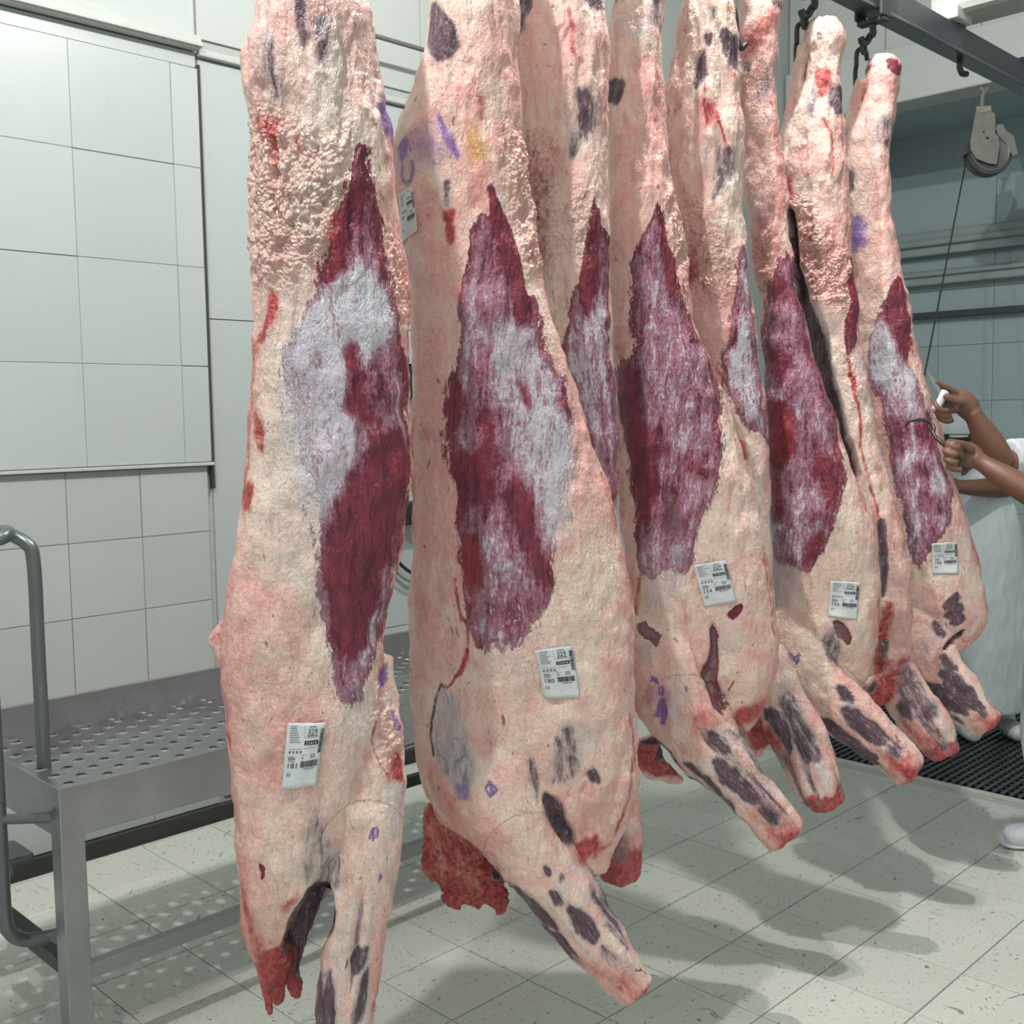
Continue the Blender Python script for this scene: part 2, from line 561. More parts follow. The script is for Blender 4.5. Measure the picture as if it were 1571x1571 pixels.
o = MB().tube([(rod[0]-.55, 4.05, rod[2]), (rod[0]+.9, 4.05, rod[2])], .011, 10).build('ceiling_rod', plain('brown_grey_rod', (.20, .19, .17), .5, .3), None, True)
tag(o, 'thin brownish pipe running overhead between the first two carcasses', 'pipe')

# ------------------------------------------------------------------ stainless platform with handrail
def build_platform():
    ZB = .75
    X0, X1, Y0, Y1 = 1.075, 2.95, 2.655, 3.19
    e = empty('work_platform', (X0, Y0, 0))
    tag(e, 'stainless steel work platform with perforated deck behind the first carcass', 'platform')
    def W(b, name, mat=M_STEEL, smooth=False):
        b.v = [(v[0]-X0, v[1]-Y0, v[2]) for v in b.v]
        return b.build(name, mat, e, smooth)
    # deck with real holes in staggered rows, in two sheets
    t = .003
    def deck(xa, xb):
        b = MB()
        px, py, r = .052, .042, .0125
        nx = max(1, round((xb-xa)/px)); ny = round((Y1-Y0-.03)/py)
        px = (xb-xa)/nx; py = (Y1-Y0-.03)/ny
        idx = {}
        def vert(p):
            k = (round(p[0], 5), round(p[1], 5), round(p[2], 5))
            if k not in idx:
                idx[k] = len(b.v); b.v.append(p)
            return idx[k]
        for i in range(nx):
            for j in range(ny):
                cx, cy = xa+(i+.5)*px, Y0+.015+(j+.5)*py
                sq = [(-.5, -.5), (0, -.5), (.5, -.5), (.5, 0), (.5, .5), (0, .5), (-.5, .5), (-.5, 0)]
                if (i+j) % 2 == 0:
                    rim = []
                    for k in range(8):
                        a = math.atan2(sq[k][1], sq[k][0])
                        rim.append((cx+r*math.cos(a), cy+r*math.sin(a)))
                    for k in range(8):
                        k2 = (k+1) % 8
                        o1, o2 = (cx+sq[k][0]*px, cy+sq[k][1]*py), (cx+sq[k2][0]*px, cy+sq[k2][1]*py)
                        m1 = tuple(rim[k][q]*1.0+(rim[k][q]-(cx, cy)[q])*.45 for q in (0, 1)); m2 = tuple(rim[k2][q]+(rim[k2][q]-(cx, cy)[q])*.45 for q in (0, 1))
                        b.f.append((vert((*o1, ZB)), vert((*o2, ZB)), vert((*m2, ZB)), vert((*m1, ZB))))
                        b.f.append((vert((*m1, ZB)), vert((*m2, ZB)), vert((*rim[k2], ZB+.003)), vert((*rim[k], ZB+.003))))
                        b.f.append((vert((*rim[k], ZB+.003)), vert((*rim[k2], ZB+.003)), vert((*rim[k2], ZB-.002)), vert((*rim[k], ZB-.002))))
                else:
                    b.f.append(tuple(vert((cx+q[0]*px, cy+q[1]*py, ZB)) for q in sq))
        W(b, 'deck_sheet')
    xm = [X0+.015, X0+.62, X0+1.24, X1-.015]
    for a, c in zip(xm, xm[1:]): deck(a+.001, c-.001)
    # aprons
    W(MB().box((X0, Y0, ZB-.125), (X1, Y0+.016, ZB+.004), .003), 'front_apron')
    W(MB().box((X0, Y0+.012, ZB-.125), (X0+.016, Y1, ZB+.004), .003), 'end_apron')
    W(MB().box((X1-.016, Y0+.012, ZB-.125), (X1, Y1, ZB+.004), .003), 'end_apron')
    W(MB().box((X0-.02, Y1-.016, ZB-.125), (X1, Y1, ZB+.10), .003), 'rear_upstand')
    # legs
    for x, y in ((X0, Y0+.001), (X1-.062, Y0+.001), (X0+.95, Y1-.062), (X1-.062, Y1-.062)):
            W(MB().box((x, y, 0), (x+.062, y+.058, ZB-.12), .003), 'leg')
    zf = on_y(150, 1470, Y0+.03)[2]
    W(MB().box((X0+.06, Y0+.012, zf-.04), (X1-.06, Y0+.045, zf), .003), 'front_stretcher')
    W(MB().box((X0+1.0, Y1-.045, zf-.02), (X1-.06, Y1-.012, zf+.02), .003), 'rear_stretcher', M_IRON)
    W(MB().box((X0+.01, Y0+.05, zf-.03), (X0+.05, Y1-.05, zf+.01), .003), 'end_stretcher', M_IRON)
    # looped handrail: up from the deck corner, over, down outside and back to the leg
    p1 = on_z(68, 1178, ZB)
    a = np.array([p1[0], p1[1], ZB-.09])
    top = 1.37
    p1t = on_x(22, 702, p1[0])
    out = on_x(-7, 1150, p1[0]-.14)
    ybk = out[1]
    pts = [a, (a[0], a[1], ZB+.1), (a[0], a[1], 1.05), (a[0], a[1], 1.29), (a[0]-.012, a[1]+.012, 1.34), (a[0]-.05, a[1]+.05, 1.37),
           ((a[0]+out[0])/2, (a[1]+ybk)/2, 1.375), (out[0]+.04, ybk-.02, 1.37), (out[0], ybk, 1.32), (out[0], ybk, 1.0), (out[0], ybk, .6), (out[0], ybk, .42), (out[0]+.01, ybk, .37), (out[0]+.05, ybk, .335), (out[0]+.12, ybk-.02, .33), (X0+.02, ybk-.05, .34)]
    b = MB().tube(smooth_path(pts, 6), .0175, 14); W(b, 'handrail', M_TUBE, True)
    b = MB().tube([(out[0], ybk, .665), (X0+.01, ybk-.09, .665)], .013, 12); W(b, 'rail_bracket', M_TUBE, True)
    # step fixed to the far side of the end frame
    st = on_z(43, 1300, .42)
    W(MB().box((st[0]-.34, st[1]-.05, .395), (st[0], st[1]+.10, .42), .01), 'step_tread', M_TUBE)
    W(MB().box((st[0]-.06, st[1]-.03, .36), (X0+.03, st[1]-.0, .40), .004), 'step_bracket', M_TUBE)
build_platform()

# switch box, lamp head and hose on the wall between the first two carcasses
def wall_things():
    p = on_y(621, 562, WY); q = on_y(645, 612, WY)
    e = empty('switch_box', (p[0], WY, q[2])); tag(e, 'small pale switch box with dark frame on the wall between first two carcasses', 'switch box')
    MB().box((0, -.05, 0), (.18, -.02, p[2]-q[2]), .006).build('box', M_TRIM, e)
    MB().box((-.008, -.055, -.008), (.0, -.02, p[2]-q[2]+.008)).box((-.008, -.055, p[2]-q[2]), (.188, -.02, p[2]-q[2]+.01)).build('frame', M_IRON, e)
    MB().box((.02, -.058, .04), (.06, -.048, .07), .003).build('switch', M_PANEL, e)
    p = on_y(628, 790, WY-.1)
    e = empty('hose_reel_valve', (p[0], WY, p[2])); tag(e, 'black valve with spout sticking out from the wall behind first carcass', 'valve')
    MB().box((-.03, -.11, -.05), (.1, -.02, .06), .012).build('body', M_RUBBER, e)
    MB().tube([(-.06, -.09, .0), (.03, -.09, .0)], .022, 12).build('spout', M_IRON, e, True)
    pts = [on_y(x, y, WY-.06) for x, y in ((590, 815), (602, 845), (615, 866), (635, 880), (660, 880))]
    o = MB().tube(smooth_path(pts, 6), .009, 8).build('hose', M_RUBBER, None, True); tag(o, 'thick dark hose looping on the wall below the black valve', 'hose')
    pts = [on_y(x, y, WY-.05) for x, y in ((590, 850), (604, 872), (620, 888), (645, 898))]
    o = MB().tube(smooth_path(pts, 6), .006, 8).build('cable', plain('grey_cable', (.18, .2, .2), .5), None, True); tag(o, 'thin grey cable hanging just under the thick hose', 'cable')
wall_things()

# ------------------------------------------------------------------ meat material
def mat_meat():
    t = NT('beef_fat_and_muscle')
    A = t.attr('paint_a'); B = t.attr('paint_b'); C = t.attr('paint_c')
    muscle, fascia, blood = A[0], A[1], A[2]
    dark, ink, yellow = B[0], B[1], B[2]
    pink, lump, pale = C[0], C[1], C[2]
    off = nd(t.t, 'ShaderNodeCombineXYZ'); rr = t.math('MULTIPLY', t.rnd(), 37.0)
    for k in range(3): t.put(off.inputs[k], rr)
    P = t.vadd(t.obj(), off.outputs[0])
    gr = nd(t.t, 'ShaderNodeAttribute', attribute_name='grain').outputs['Vector']
    G = t.vadd(gr, off.outputs[0])
    wob = t.noise(P, 9, 2, .5, col=True)
    GF = t.vadd(P, t.scale(wob, (.05, .05, .05)))
    n_lo = t.noise(P, 3.5, 3, .6)
    n_mid = t.noise(P, 14, 3, .65)
    n_hi = t.noise(P, 75, 3, .65)
    streak = t.noise(t.scale(G, (1, 1, .10)), 70, 4, .68, .35)
    streak2 = t.noise(t.scale(G, (1, 1, .16)), 150, 3, .7, .3)
    blot = t.noise(t.scale(G, (1, 1, .45)), 32, 5, .78, .6)
    gran = t.noise(t.scale(G, (1, 1, .5)), 190, 2, .6)
    # fat
    pk = t.math('ADD', t.math('MULTIPLY', pink, .75), t.step(n_lo, .34, .70, .02, .70))
    pk = t.math('ADD', pk, t.step(n_mid, .35, .75, -.22, .34), clamp=True)
    fat = t.mix(pk, (.87, .68, .575), (.81, .415, .375))
    fat = t.mix(t.math('MULTIPLY', t.step(n_hi, .45, .7), .35), fat, (.91, .81, .74))
    fib = t.noise(t.scale(GF, (1, 1, .22)), 95, 3, .72, .8)
    fat = t.mix(t.math('MULTIPLY', t.step(fib, .49, .70), .30), fat, (.66, .31, .27))
    crk = t.noise(t.scale(GF, (1, 1, .55)), 60, 3, .7, 1.4)
    crk = t.step(t.math('ABSOLUTE', t.math('SUBTRACT', crk, .5)), 0.0, .035, 1.0, 0.0)
    fat = t.mix(t.math('MULTIPLY', crk, .12), fat, (.48, .20, .17))
    fat = t.mix(t.math('MULTIPLY', pale, .65), fat, t.mix(n_mid, (.60, .545, .47), (.76, .715, .66)))
    # little cuts and specks
    sp = t.noise(t.scale(GF, (1, 1, .38)), 44, 2, .45, .5)
    spk = t.math('MULTIPLY', t.step(sp, .69, .74), t.step(n_lo, .36, .58, .12, 1.0))
    fat = t.mix(t.math('MULTIPLY', spk, .8), fat, (.22, .035, .035))
    sp3 = t.noise(t.scale(GF, (1, 1, .6)), 110, 2, .45, .4)
    fat = t.mix(t.math('MULTIPLY', t.step(sp3, .69, .74), .6), fat, (.20, .06, .045))
    v0 = nd(t.t, 'ShaderNodeTexVoronoi', feature='F1'); t.put(v0.inputs['Vector'], t.vadd(GF, t.scale(wob, (.03, .03, .03)))); v0.inputs['Scale'].default_value = 105;
    fat = t.mix(t.math('MULTIPLY', t.math('MULTIPLY', t.step(v0.outputs['Distance'], .35, .62), lump), .38), fat, (.62, .27, .24))
    # yellow fat
    fat = t.mix(t.math('MULTIPLY', t.step(t.math('ADD', yellow, t.math('MULTIPLY', t.math('SUBTRACT', blot, .5), .8)), .2, .9), .85), fat, (.66, .38, .14))
    # blood
    bl = t.math('ADD', blood, t.math('MULTIPLY', t.math('SUBTRACT', blot, .5), 1.7))
    blm = t.math('MULTIPLY', t.step(bl, .40, .95), t.step(blood, .03, .3))
    fat = t.mix(t.math('MULTIPLY', t.math('MULTIPLY', t.step(blood, .0, .75), t.step(blot, .25, .6, .5, 1.0)), .88), fat, t.mix(n_hi, (.60, .125, .11), (.70, .27, .23)))
    fat = t.mix(t.math('MULTIPLY', blm, .92), fat, t.mix(t.step(n_hi, .3, .7), (.22, .010, .018), (.60, .085, .085)))
    # muscle
    edge = t.math('ADD', t.math('MULTIPLY', t.math('SUBTRACT', blot, .5), 1.2), t.math('ADD', t.math('MULTIPLY', t.math('SUBTRACT', streak, .5), .8), t.math('MULTIPLY', t.math('SUBTRACT', gran, .5), .5)))
    mmask = t.step(t.math('ADD', t.math('MULTIPLY', muscle, 1.9), t.math('MULTIPLY', edge, 1.9)), .62, .98)
    red = t.mix(t.step(streak, .28, .72), (.085, .010, .024), (.235, .022, .048))
    red = t.mix(t.math('MULTIPLY', t.step(n_mid, .42, .72), .45), red, (.33, .042, .055))
    red = t.mix(t.math('MULTIPLY', blood, .7), red, (.42, .025, .035))
    # fascia veil: streaky silver-lilac film over red muscle
    cov = t.math('ADD', t.math('ADD', t.math('MULTIPLY', streak, .42), t.math('MULTIPLY', gran, .26)), t.math('ADD', t.math('MULTIPLY', streak2, .20), t.math('MULTIPLY', blot, .48)))
    thr = t.math('SUBTRACT', .95, t.math('MULTIPLY', fascia, .42))
    vv = t.math('SUBTRACT', cov, thr)
    v1 = t.step(vv, -.15, .0)
    v2 = t.step(vv, -.01, .12)
    mauve = t.mix(n_mid, (.30, .105, .165), (.43, .23, .30))
    white = t.mix(t.step(n_lo, .35, .65), (.56, .50, .57), (.66, .655, .71))
    musc = t.mix(t.math('MULTIPLY', v1, t.step(fascia, 0.0, .5, .15, .92)), red, mauve)
    musc = t.mix(t.math('MULTIPLY', v2, t.step(fascia, 0.05, .6, .2, .92)), musc, white)
    film = t.math('MULTIPLY', t.step(fascia, .1, 1.0), t.step(t.math('ADD', cov, t.math('MULTIPLY', fascia, .25)), .62, .92))
    fat = t.mix(t.math('MULTIPLY', film, .85), fat, t.mix(t.step(streak2, .35, .65), (.52, .46, .50), (.68, .665, .69)))
    c = t.mix(mmask, fat, musc)
    # dark exposed muscle windows, plus shade painted into gaps and cavity
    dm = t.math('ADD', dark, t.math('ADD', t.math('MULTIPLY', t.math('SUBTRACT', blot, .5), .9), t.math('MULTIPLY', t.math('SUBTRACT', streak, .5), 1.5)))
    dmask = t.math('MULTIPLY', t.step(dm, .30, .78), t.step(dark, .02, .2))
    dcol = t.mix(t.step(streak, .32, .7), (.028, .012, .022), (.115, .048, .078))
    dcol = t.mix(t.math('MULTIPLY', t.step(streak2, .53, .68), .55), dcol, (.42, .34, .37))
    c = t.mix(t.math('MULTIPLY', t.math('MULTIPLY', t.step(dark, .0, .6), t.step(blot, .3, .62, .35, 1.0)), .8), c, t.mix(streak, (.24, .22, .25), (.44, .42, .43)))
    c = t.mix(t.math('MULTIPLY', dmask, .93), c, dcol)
    # violet inspection ink
    im = t.math('MULTIPLY', t.step(t.math('ADD', ink, t.math('MULTIPLY', t.math('SUBTRACT', n_mid, .5), .6)), .08, .95), .9)
    c = t.mix(im, c, t.mix(n_hi, (.10, .05, .26), (.22, .11, .40)))
    h = t.math('ADD', t.math('MULTIPLY', fib, .8), t.math('ADD', t.math('MULTIPLY', n_hi, .6), t.math('MULTIPLY', t.math('MULTIPLY', streak, mmask), .7)))
    nod = t.math('MULTIPLY', t.math('SUBTRACT', .6, v0.outputs['Distance']), lump)
    h = t.math('ADD', t.math('ADD', h, t.math('MULTIPLY', gran, .35)), t.math('MULTIPLY', nod, 1.6))
    t.bump(h, .78, .009)
    rough = t.mix(mmask, t.step(n_hi, .3, .7, .27, .50), t.step(streak, .3, .7, .26, .46))
    t.b.inputs['Subsurface Weight'].default_value = 0.0
    return t.out(c, rough, 0, .55)
M_MEAT = mat_meat()

# ------------------------------------------------------------------ carcass builder
ZR = {'R3': (300, 0, 3.1425), 'R4': (300, 450, 3.1425), 'R5': (300, 900, 2.3413), 'R6': (580, 0, 3.1425), 'R7': (580, 450, 3.143), 'R8': (580, 900, 2.341),
      'Q1': (900, 0, 3.491), 'Q2': (1150, 0, 3.491), 'Q3': (900, 400, 3.491), 'Q4': (1150, 400, 3.491), 'Q5': (930, 800, 3.1425), 'Q6': (1150, 800, 3.1425), 'P': (0, 0, 1.0)}
CH = {'muscle': 0, 'fascia': 1, 'blood': 2, 'dark': 3, 'ink': 4, 'yellow': 5, 'pink': 6, 'lump': 7, 'pale': 8, 'recess': 9, 'ridge': 10, 'raise': 11}

def poly_sd(px, pz, poly):
    """signed distance to a polygon (negative inside)"""
    n = len(poly)
    d2 = np.full(px.shape, 1e9); inside = np.zeros(px.shape, bool)
    for i in range(n):
        ax, az = poly[i]; bx, bz = poly[(i+1) % n]
        ex, ez = bx-ax, bz-az
        t = np.clip(((px-ax)*ex+(pz-az)*ez)/(ex*ex+ez*ez+1e-12), 0, 1)
        dx, dz = px-ax-t*ex, pz-az-t*ez
        d2 = np.minimum(d2, dx*dx+dz*dz)
        c = ((az > pz) != (bz > pz))
        with np.errstate(divide='ignore', invalid='ignore'):
            xi = ax+(pz-az)*(bx-ax)/(bz-az+1e-12)
        inside ^= c & (px < xi)
    d = np.sqrt(d2)
    return np.where(inside, -d, d)
def line_sd(px, pz, pts):
    d2 = np.full(px.shape, 1e9)
    for (ax, az), (bx, bz) in zip(pts, pts[1:]):
        ex, ez = bx-ax, bz-az
        t = np.clip(((px-ax)*ex+(pz-az)*ez)/(ex*ex+ez*ez+1e-12), 0, 1)
        dx, dz = px-ax-t*ex, pz-az-t*ez
        d2 = np.minimum(d2, dx*dx+dz*dz)
    return np.sqrt(d2)

class Carcass:
    def __init__(s, X, front=.11, back=.09):
        s.O = np.array([X, RY, 0.0])
        s.D = np.linalg.norm(s.O)
        s.n = s.O/s.D
        s.rt = np.array([s.n[1], -s.n[0], 0.0])
        s.front, s.back = front, back
        s.V = []; s.Fc = []
    def L(s, px, py, off=0.0):
        r = ray(px, py)
        p = CAM + r*((s.D+off)/(r@s.n))
        return (p-s.O)@s.rt, p[2]
    def world(s, x, y, z):
        return s.O + s.rt*x + s.n*y + np.array([0, 0, z])
    def mpp(s): return s.D/F_PX
    def add(s, rings):
        """rings: (m, n, 3) array closed tube with caps"""
        m, n = rings.shape[:2]
        b = len(s.V)
        s.V += [tuple(p) for p in rings.reshape(-1, 3)]
        for i in range(m-1):
            for k in range(n):
                s.Fc.append((b+i*n+k, b+i*n+(k+1) % n, b+(i+1)*n+(k+1) % n, b+(i+1)*n+k))
        for i, rev in ((0, True), (m-1, False)):
            c = len(s.V); s.V.append(tuple(rings[i].mean(0)))
            for k in range(n):
                a, d = b+i*n+k, b+i*n+(k+1) % n
                s.Fc.append((d, a, c) if rev else (a, d, c))
    def body(s, rows, lean=None, tk=None):
        rows = np.array(rows, float)
        zc, xl, xr = [], [], []
        for y, a, b in rows:
            l = s.L(a, y); r = s.L(b, y)
            zc.append((l[1]+r[1])/2); xl.append(l[0]); xr.append(r[0])
        zc, xl, xr = map(np.array, (zc, xl, xr))
        z = np.arange(zc[0], zc[-1], -.012)
        XL = np.interp(-z, -zc, xl); XR = np.interp(-z, -zc, xr)
        k = np.array([1, 2, 1.])/4
        for _ in range(2):
            XL[1:-1] = np.convolve(XL, k, 'valid'); XR[1:-1] = np.convolve(XR, k, 'valid')
        t = (zc[0]-z)/(zc[0]-zc[-1])
        w = (XR-XL)/2; cx = (XR+XL)/2
        prof = np.interp(t, [0, .06, .2, .35, .5, .75, .92, 1], tk or [.55, .75, 1.0, .9, .85, .95, .8, .35])
        fr = np.minimum(s.front*prof, w*1.15); bk = np.minimum(s.back*prof, w*1.0)
        yo = np.interp(t, [0, .25, .5, .75, 1], lean or [0, 0, 0, 0, 0])
        n = 56
        th = np.linspace(0, 2*np.pi, n, endpoint=False)
        c, sn = np.cos(th), np.sin(th)
        cs = np.sign(c)*np.abs(c)**.85; ss = np.sign(sn)*np.abs(sn)**.8
        rings = np.zeros((len(z), n, 3))
        rings[:, :, 0] = cx[:, None] + w[:, None]*cs
        rings[:, :, 1] = yo[:, None] + np.where(ss > 0, bk[:, None]*ss, fr[:, None]*ss)
        rings[:, :, 2] = z[:, None]
        s.add(rings)
    def limb(s, pts, flat=.8, n=28):
        """pts: (px, py, radius_px, depth offset)"""
        if not hasattr(s, 'legs'): s.legs = []
        c, r = [], []
        for px, py, rp, off in pts:
            x, z = s.L(px, py, off)
            c.append((x, off, z)); r.append(rp*(s.D+off)/F_PX)
        path = np.array(smooth_path([np.array([*a, b]) for a, b in zip(c, r)], 10))
        s.legs.append(path)
        rings = []
        for i in range(len(path)):
            t = path[min(i+1, len(path)-1), :3]-path[max(i-1, 0), :3]
            t[1] *= .4; t /= np.linalg.norm(t)
            u = np.array([-t[2], 0, t[0]]); u /= np.linalg.norm(u)
            v = np.array([0, 1., 0])
            th = np.linspace(0, 2*np.pi, n, endpoint=False)
            rr = path[i, 3]
            if i == 0 or i == len(path)-1: rr *= .86
            rings.append(path[i, :3] + rr*(np.cos(th)[:, None]*u + flat*np.sin(th)[:, None]*v))
        s.add(np.array(rings))
    def finish(s, name, label, group, paint, voxel=.005, seed=1, lumpy=.017, ridge=.009, pal=-.07):
        me = remesh(name, s.V, s.Fc, voxel, 9, .5)
        co, no = mesh_np(me)
        N = len(co)
        ch = np.zeros((12, N))
        wn = (fbm(co*np.array([34, 34, 15.]), 4, seed)-.5)
        wn2 = (fbm(co*np.array([34, 34, 15.])+40, 4, seed+5)-.5)
        px = co[:, 0]; pz = co[:, 2]
        m = s.mpp()
        for ent in paint:
            names, reg, pts, val = ent[:4]
            soft = ent[4] if len(ent) > 4 else 5
            width = ent[5] if len(ent) > 5 else None
            first = names if isinstance(names, str) else names[0]
            warp = .008 if first == 'ink' else .022
            if width is None:
                nch = 0 if first == 'ink' and soft < 3 else 1
                for _ in range(nch):
                    pts = [q for i in range(len(pts)) for q in ((pts[i][0]*.8+pts[(i+1) % len(pts)][0]*.2, pts[i][1]*.8+pts[(i+1) % len(pts)][1]*.2), (pts[i][0]*.2+pts[(i+1) % len(pts)][0]*.8, pts[i][1]*.2+pts[(i+1) % len(pts)][1]*.8))]
                if first == 'dark': warp, soft = .016, soft*1.2+1
                elif first == 'ink': warp = .006 if soft < 3 else .02
                elif first == 'muscle': warp, soft = .026, soft*1.6+2 if soft >= 3 else soft
                elif first == 'lump': warp, soft = .04, soft*2.5+4
                else: warp, soft = .03, soft*1.5+2
            if len(ent) > 6: warp = ent[6]
            ox, oy, sc = ZR[reg]
            q = [s.L(ox+a/sc, oy+b/sc, pal) for a, b in pts]
            x, z = px+wn*warp, pz+wn2*warp*1.3
            if width is None:
                sd = poly_sd(x, z, q)
            else:
                if first != 'ink' and len(q) > 2: q = [tuple(v) for v in smooth_path(q, 4)]
                sd = line_sd(x, z, q) - width*m*(1.15 if first == 'ink' else .55+1.6*np.abs(wn))
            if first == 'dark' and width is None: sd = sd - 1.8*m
            if first == 'blood' and width is None and (val if np.isscalar(val) else val[0]) >= .9: sd = sd - 5*m
            a = 1-sstep(sd, -soft*m, soft*m)
            if isinstance(names, str): names, val = (names,), (val,)
            for nm, vv in zip(names, val):
                k = CH[nm]; ch[k] = ch[k]*(1-a) + vv*a
        ch[2] = np.clip(ch[2]*1.3, 0, 1)
        # natural variety: pink flushes, smears and redder cut edges
        free = 1-np.clip(ch[0], 0, 1)
        pn = fbm(co*np.array([5., 5, 2.6]), 3, seed+51); ch[6] = np.clip(ch[6]+sstep(pn, .46, .66)*.55, 0, 1)
        bn = fbm(co*np.array([17., 17, 4.2])+wn[:, None]*.6, 4, seed+61); ch[2] = np.maximum(ch[2], sstep(bn, .60, .76)*.42*free)
        en = fbm(co*np.array([26., 26, 7.]), 3, seed+71)
        ch[2] = np.maximum(ch[2], sstep(np.abs(no[:, 0]), .62, .97)*sstep(en, .42, .62)*.55*free*sstep(2.3-co[:, 2], 0, .6))
        ch[6] = np.clip(ch[6]+.3*sstep(np.abs(no[:, 0]), .55, .95), 0, 1)
        leg = s.legs[0]                       # fibres of the foreleg run along the leg
        lp = leg[len(leg)*2//5:]
        best = np.full(N, 1e9); along = np.zeros(N); side = np.zeros(N); acc = 0.0
        for p, q in zip(lp, lp[1:]):
            e2 = q[[0, 2]]-p[[0, 2]]; ln = np.linalg.norm(e2); e2 = e2/ln
            t = np.clip((px-p[0])*e2[0]+(pz-p[2])*e2[1], 0, ln)
            dx, dz = px-p[0]-t*e2[0], pz-p[2]-t*e2[1]
            dd = np.hypot(dx, dz)/p[3]
            m2 = dd < best
            best[m2] = dd[m2]; along[m2] = (acc+t)[m2]; side[m2] = (dx*e2[1]-dz*e2[0])[m2]
            acc += ln
        use = best < 1.08
        # relief
        lum = ch[7]
        d = (fbm(co*9, 3, seed+2)-.5)*.030
        d += (fbm(co*np.array([40, 40, 17.]), 4, seed+3)-.5)*.013
        bil = np.abs(vnoise(co*np.array([44, 44, 34.])+wn[:, None]*3, seed+9)*2-1)
        bil2 = np.abs(vnoise(co*np.array([95, 95, 80.]), seed+11)*2-1)
        d += lum*((1-bil)*lumpy + (1-bil2)*lumpy*.55 - lumpy*.85)
        rd = np.abs(fbm(co*np.array([30, 30, 3.2])+wn[:, None]*1.2, 2, seed+21)*2-1)
        d += ch[10]*(.25-rd)*ridge*2.4
        mus = np.clip(ch[0], 0, 1)
        d += mus*(vnoise(co*np.array([45, 45, 3.0]), seed+31)-.5)*.007
        d += ch[11]*.012 - ch[9]*.07 - ch[3]*.003
        d += np.clip(ch[2], 0, 1)*(vnoise(co*60, seed+41)-.5)*.006
        fr = np.clip(along/max(acc, .01), 0, 1)
        lr = vnoise(np.stack([side*55, along*5, np.zeros(N)+seed], 1), seed+81)
        lw = np.where(use, sstep(fr, .0, .25)*sstep(1-fr, .02, .2), 0)
        d += lw*(lr-.5)*.012
        ch[8] = np.clip(ch[8]+lw*sstep(lr, .55, .75)*.9, 0, 1)
        ch[3] = np.clip(ch[3]+lw*sstep(.42-lr, 0, .18)*.5, 0, 1)
        co2 = co + no*d[:, None]
        me.vertices.foreach_set('co', co2.astype(np.float32).ravel())
        for an, ks in (('paint_a', (0, 1, 2)), ('paint_b', (3, 4, 5)), ('paint_c', (6, 7, 8))):
            at = me.attributes.new(an, 'FLOAT_COLOR', 'POINT')
            buf = np.ones((N, 4), np.float32)
            for i, k in enumerate(ks): buf[:, i] = np.clip(ch[k], 0, 1)
            at.data.foreach_set('color', buf.ravel())
        g = me.attributes.new('grain', 'FLOAT_VECTOR', 'POINT')
        gv = co.copy(); gv[:, 0] += wn*.03 + .05*np.sin(co[:, 2]*2.3+seed); gv[:, 1] += wn2*.03
        gv[use, 0] = side[use]+3.0; gv[use, 2] = along[use]
        g.data.foreach_set('vector', gv.astype(np.float32).ravel())
        me.polygons.foreach_set('use_smooth', [True]*len(me.polygons))
        me.materials.clear(); me.materials.append(M_MEAT)
        me.update()
        e = empty(name, tuple(s.O))
        e.rotation_euler = (0, 0, math.atan2(s.rt[1], s.rt[0]))
        tag(e, label, 'carcass', group)
        o = bpy.data.objects.new('side_of_beef', me); COL.objects.link(o); o.parent = e
        s.e, s.o, s.me = e, o, me
        s.bvh = BVHTree.FromPolygons([tuple(v) for v in co2], [tuple(p.vertices) for p in me.polygons])
        return e
    def hit(s, px, py):
        """local surface point under the photo pixel"""
        r = ray(px, py)
        d = Vector((r@s.rt, r@s.n, r[2])).normalized()
        o = CAM-s.O
        o = Vector((o@s.rt, o@s.n, o[2]))
        loc, nor, idx, dist = s.bvh.ray_cast(o, d)
        return (np.array(loc) if loc is not None else None), d

# ------------------------------------------------------------------ the eight hanging sides, nearest first
GRP = 'sides of beef hanging in a row from the overhead rail'
CAR = {}
# ---- A
c = Carcass(1.34, .125, .10)
c.body([(-290, 430, 500), (-200, 418, 530), (-60, 405, 548), (0, 400, 562), (40, 388, 567), (80, 374, 572), (130, 370, 580), (200, 388, 597), (280, 392, 602), (350, 385, 607), (420, 386, 622), (500, 387, 626), (560, 384, 624), (650, 378, 626), (720, 374, 627), (780, 368, 622), (850, 355, 612), (900, 345, 603), (950, 337, 594), (1000, 335, 590), (1050, 340, 592), (1100, 345, 594), (1150, 350, 590), (1200, 355, 580), (1250, 357, 560), (1300, 361, 535), (1350, 366, 505), (1400, 370, 475), (1450, 380, 455), (1490, 400, 430)],
       lean=[0, 0, -.01, -.01, 0])
c.limb([(575, 1000, 32, -.0), (572, 1080, 46, -.02), (562, 1170, 62, -.035), (560, 1260, 62, -.045), (555, 1350, 56, -.05), (545, 1440, 52, -.05), (532, 1530, 47, -.055), (520, 1620, 42, -.06), (510, 1720, 36, -.06)], .72)
c.limb([(350, 960, 18, .0), (328, 985, 12, .0), (345, 1020, 14, .0)], .8)
c.limb([(400, 1430, 26, -.02), (412, 1500, 15, -.02), (412, 1530, 5, -.02), (414, 1556, 3, -.02)], .7)
c.limb([(440, 1420, 28, .03), (425, 1490, 20, .03), (428, 1540, 6, .03)], .6)
c.limb([(490, 1280, 42, .02), (476, 1360, 40, .02), (462, 1430, 27, .03), (455, 1480, 18, .04), (452, 1530, 9, .05)], .5)
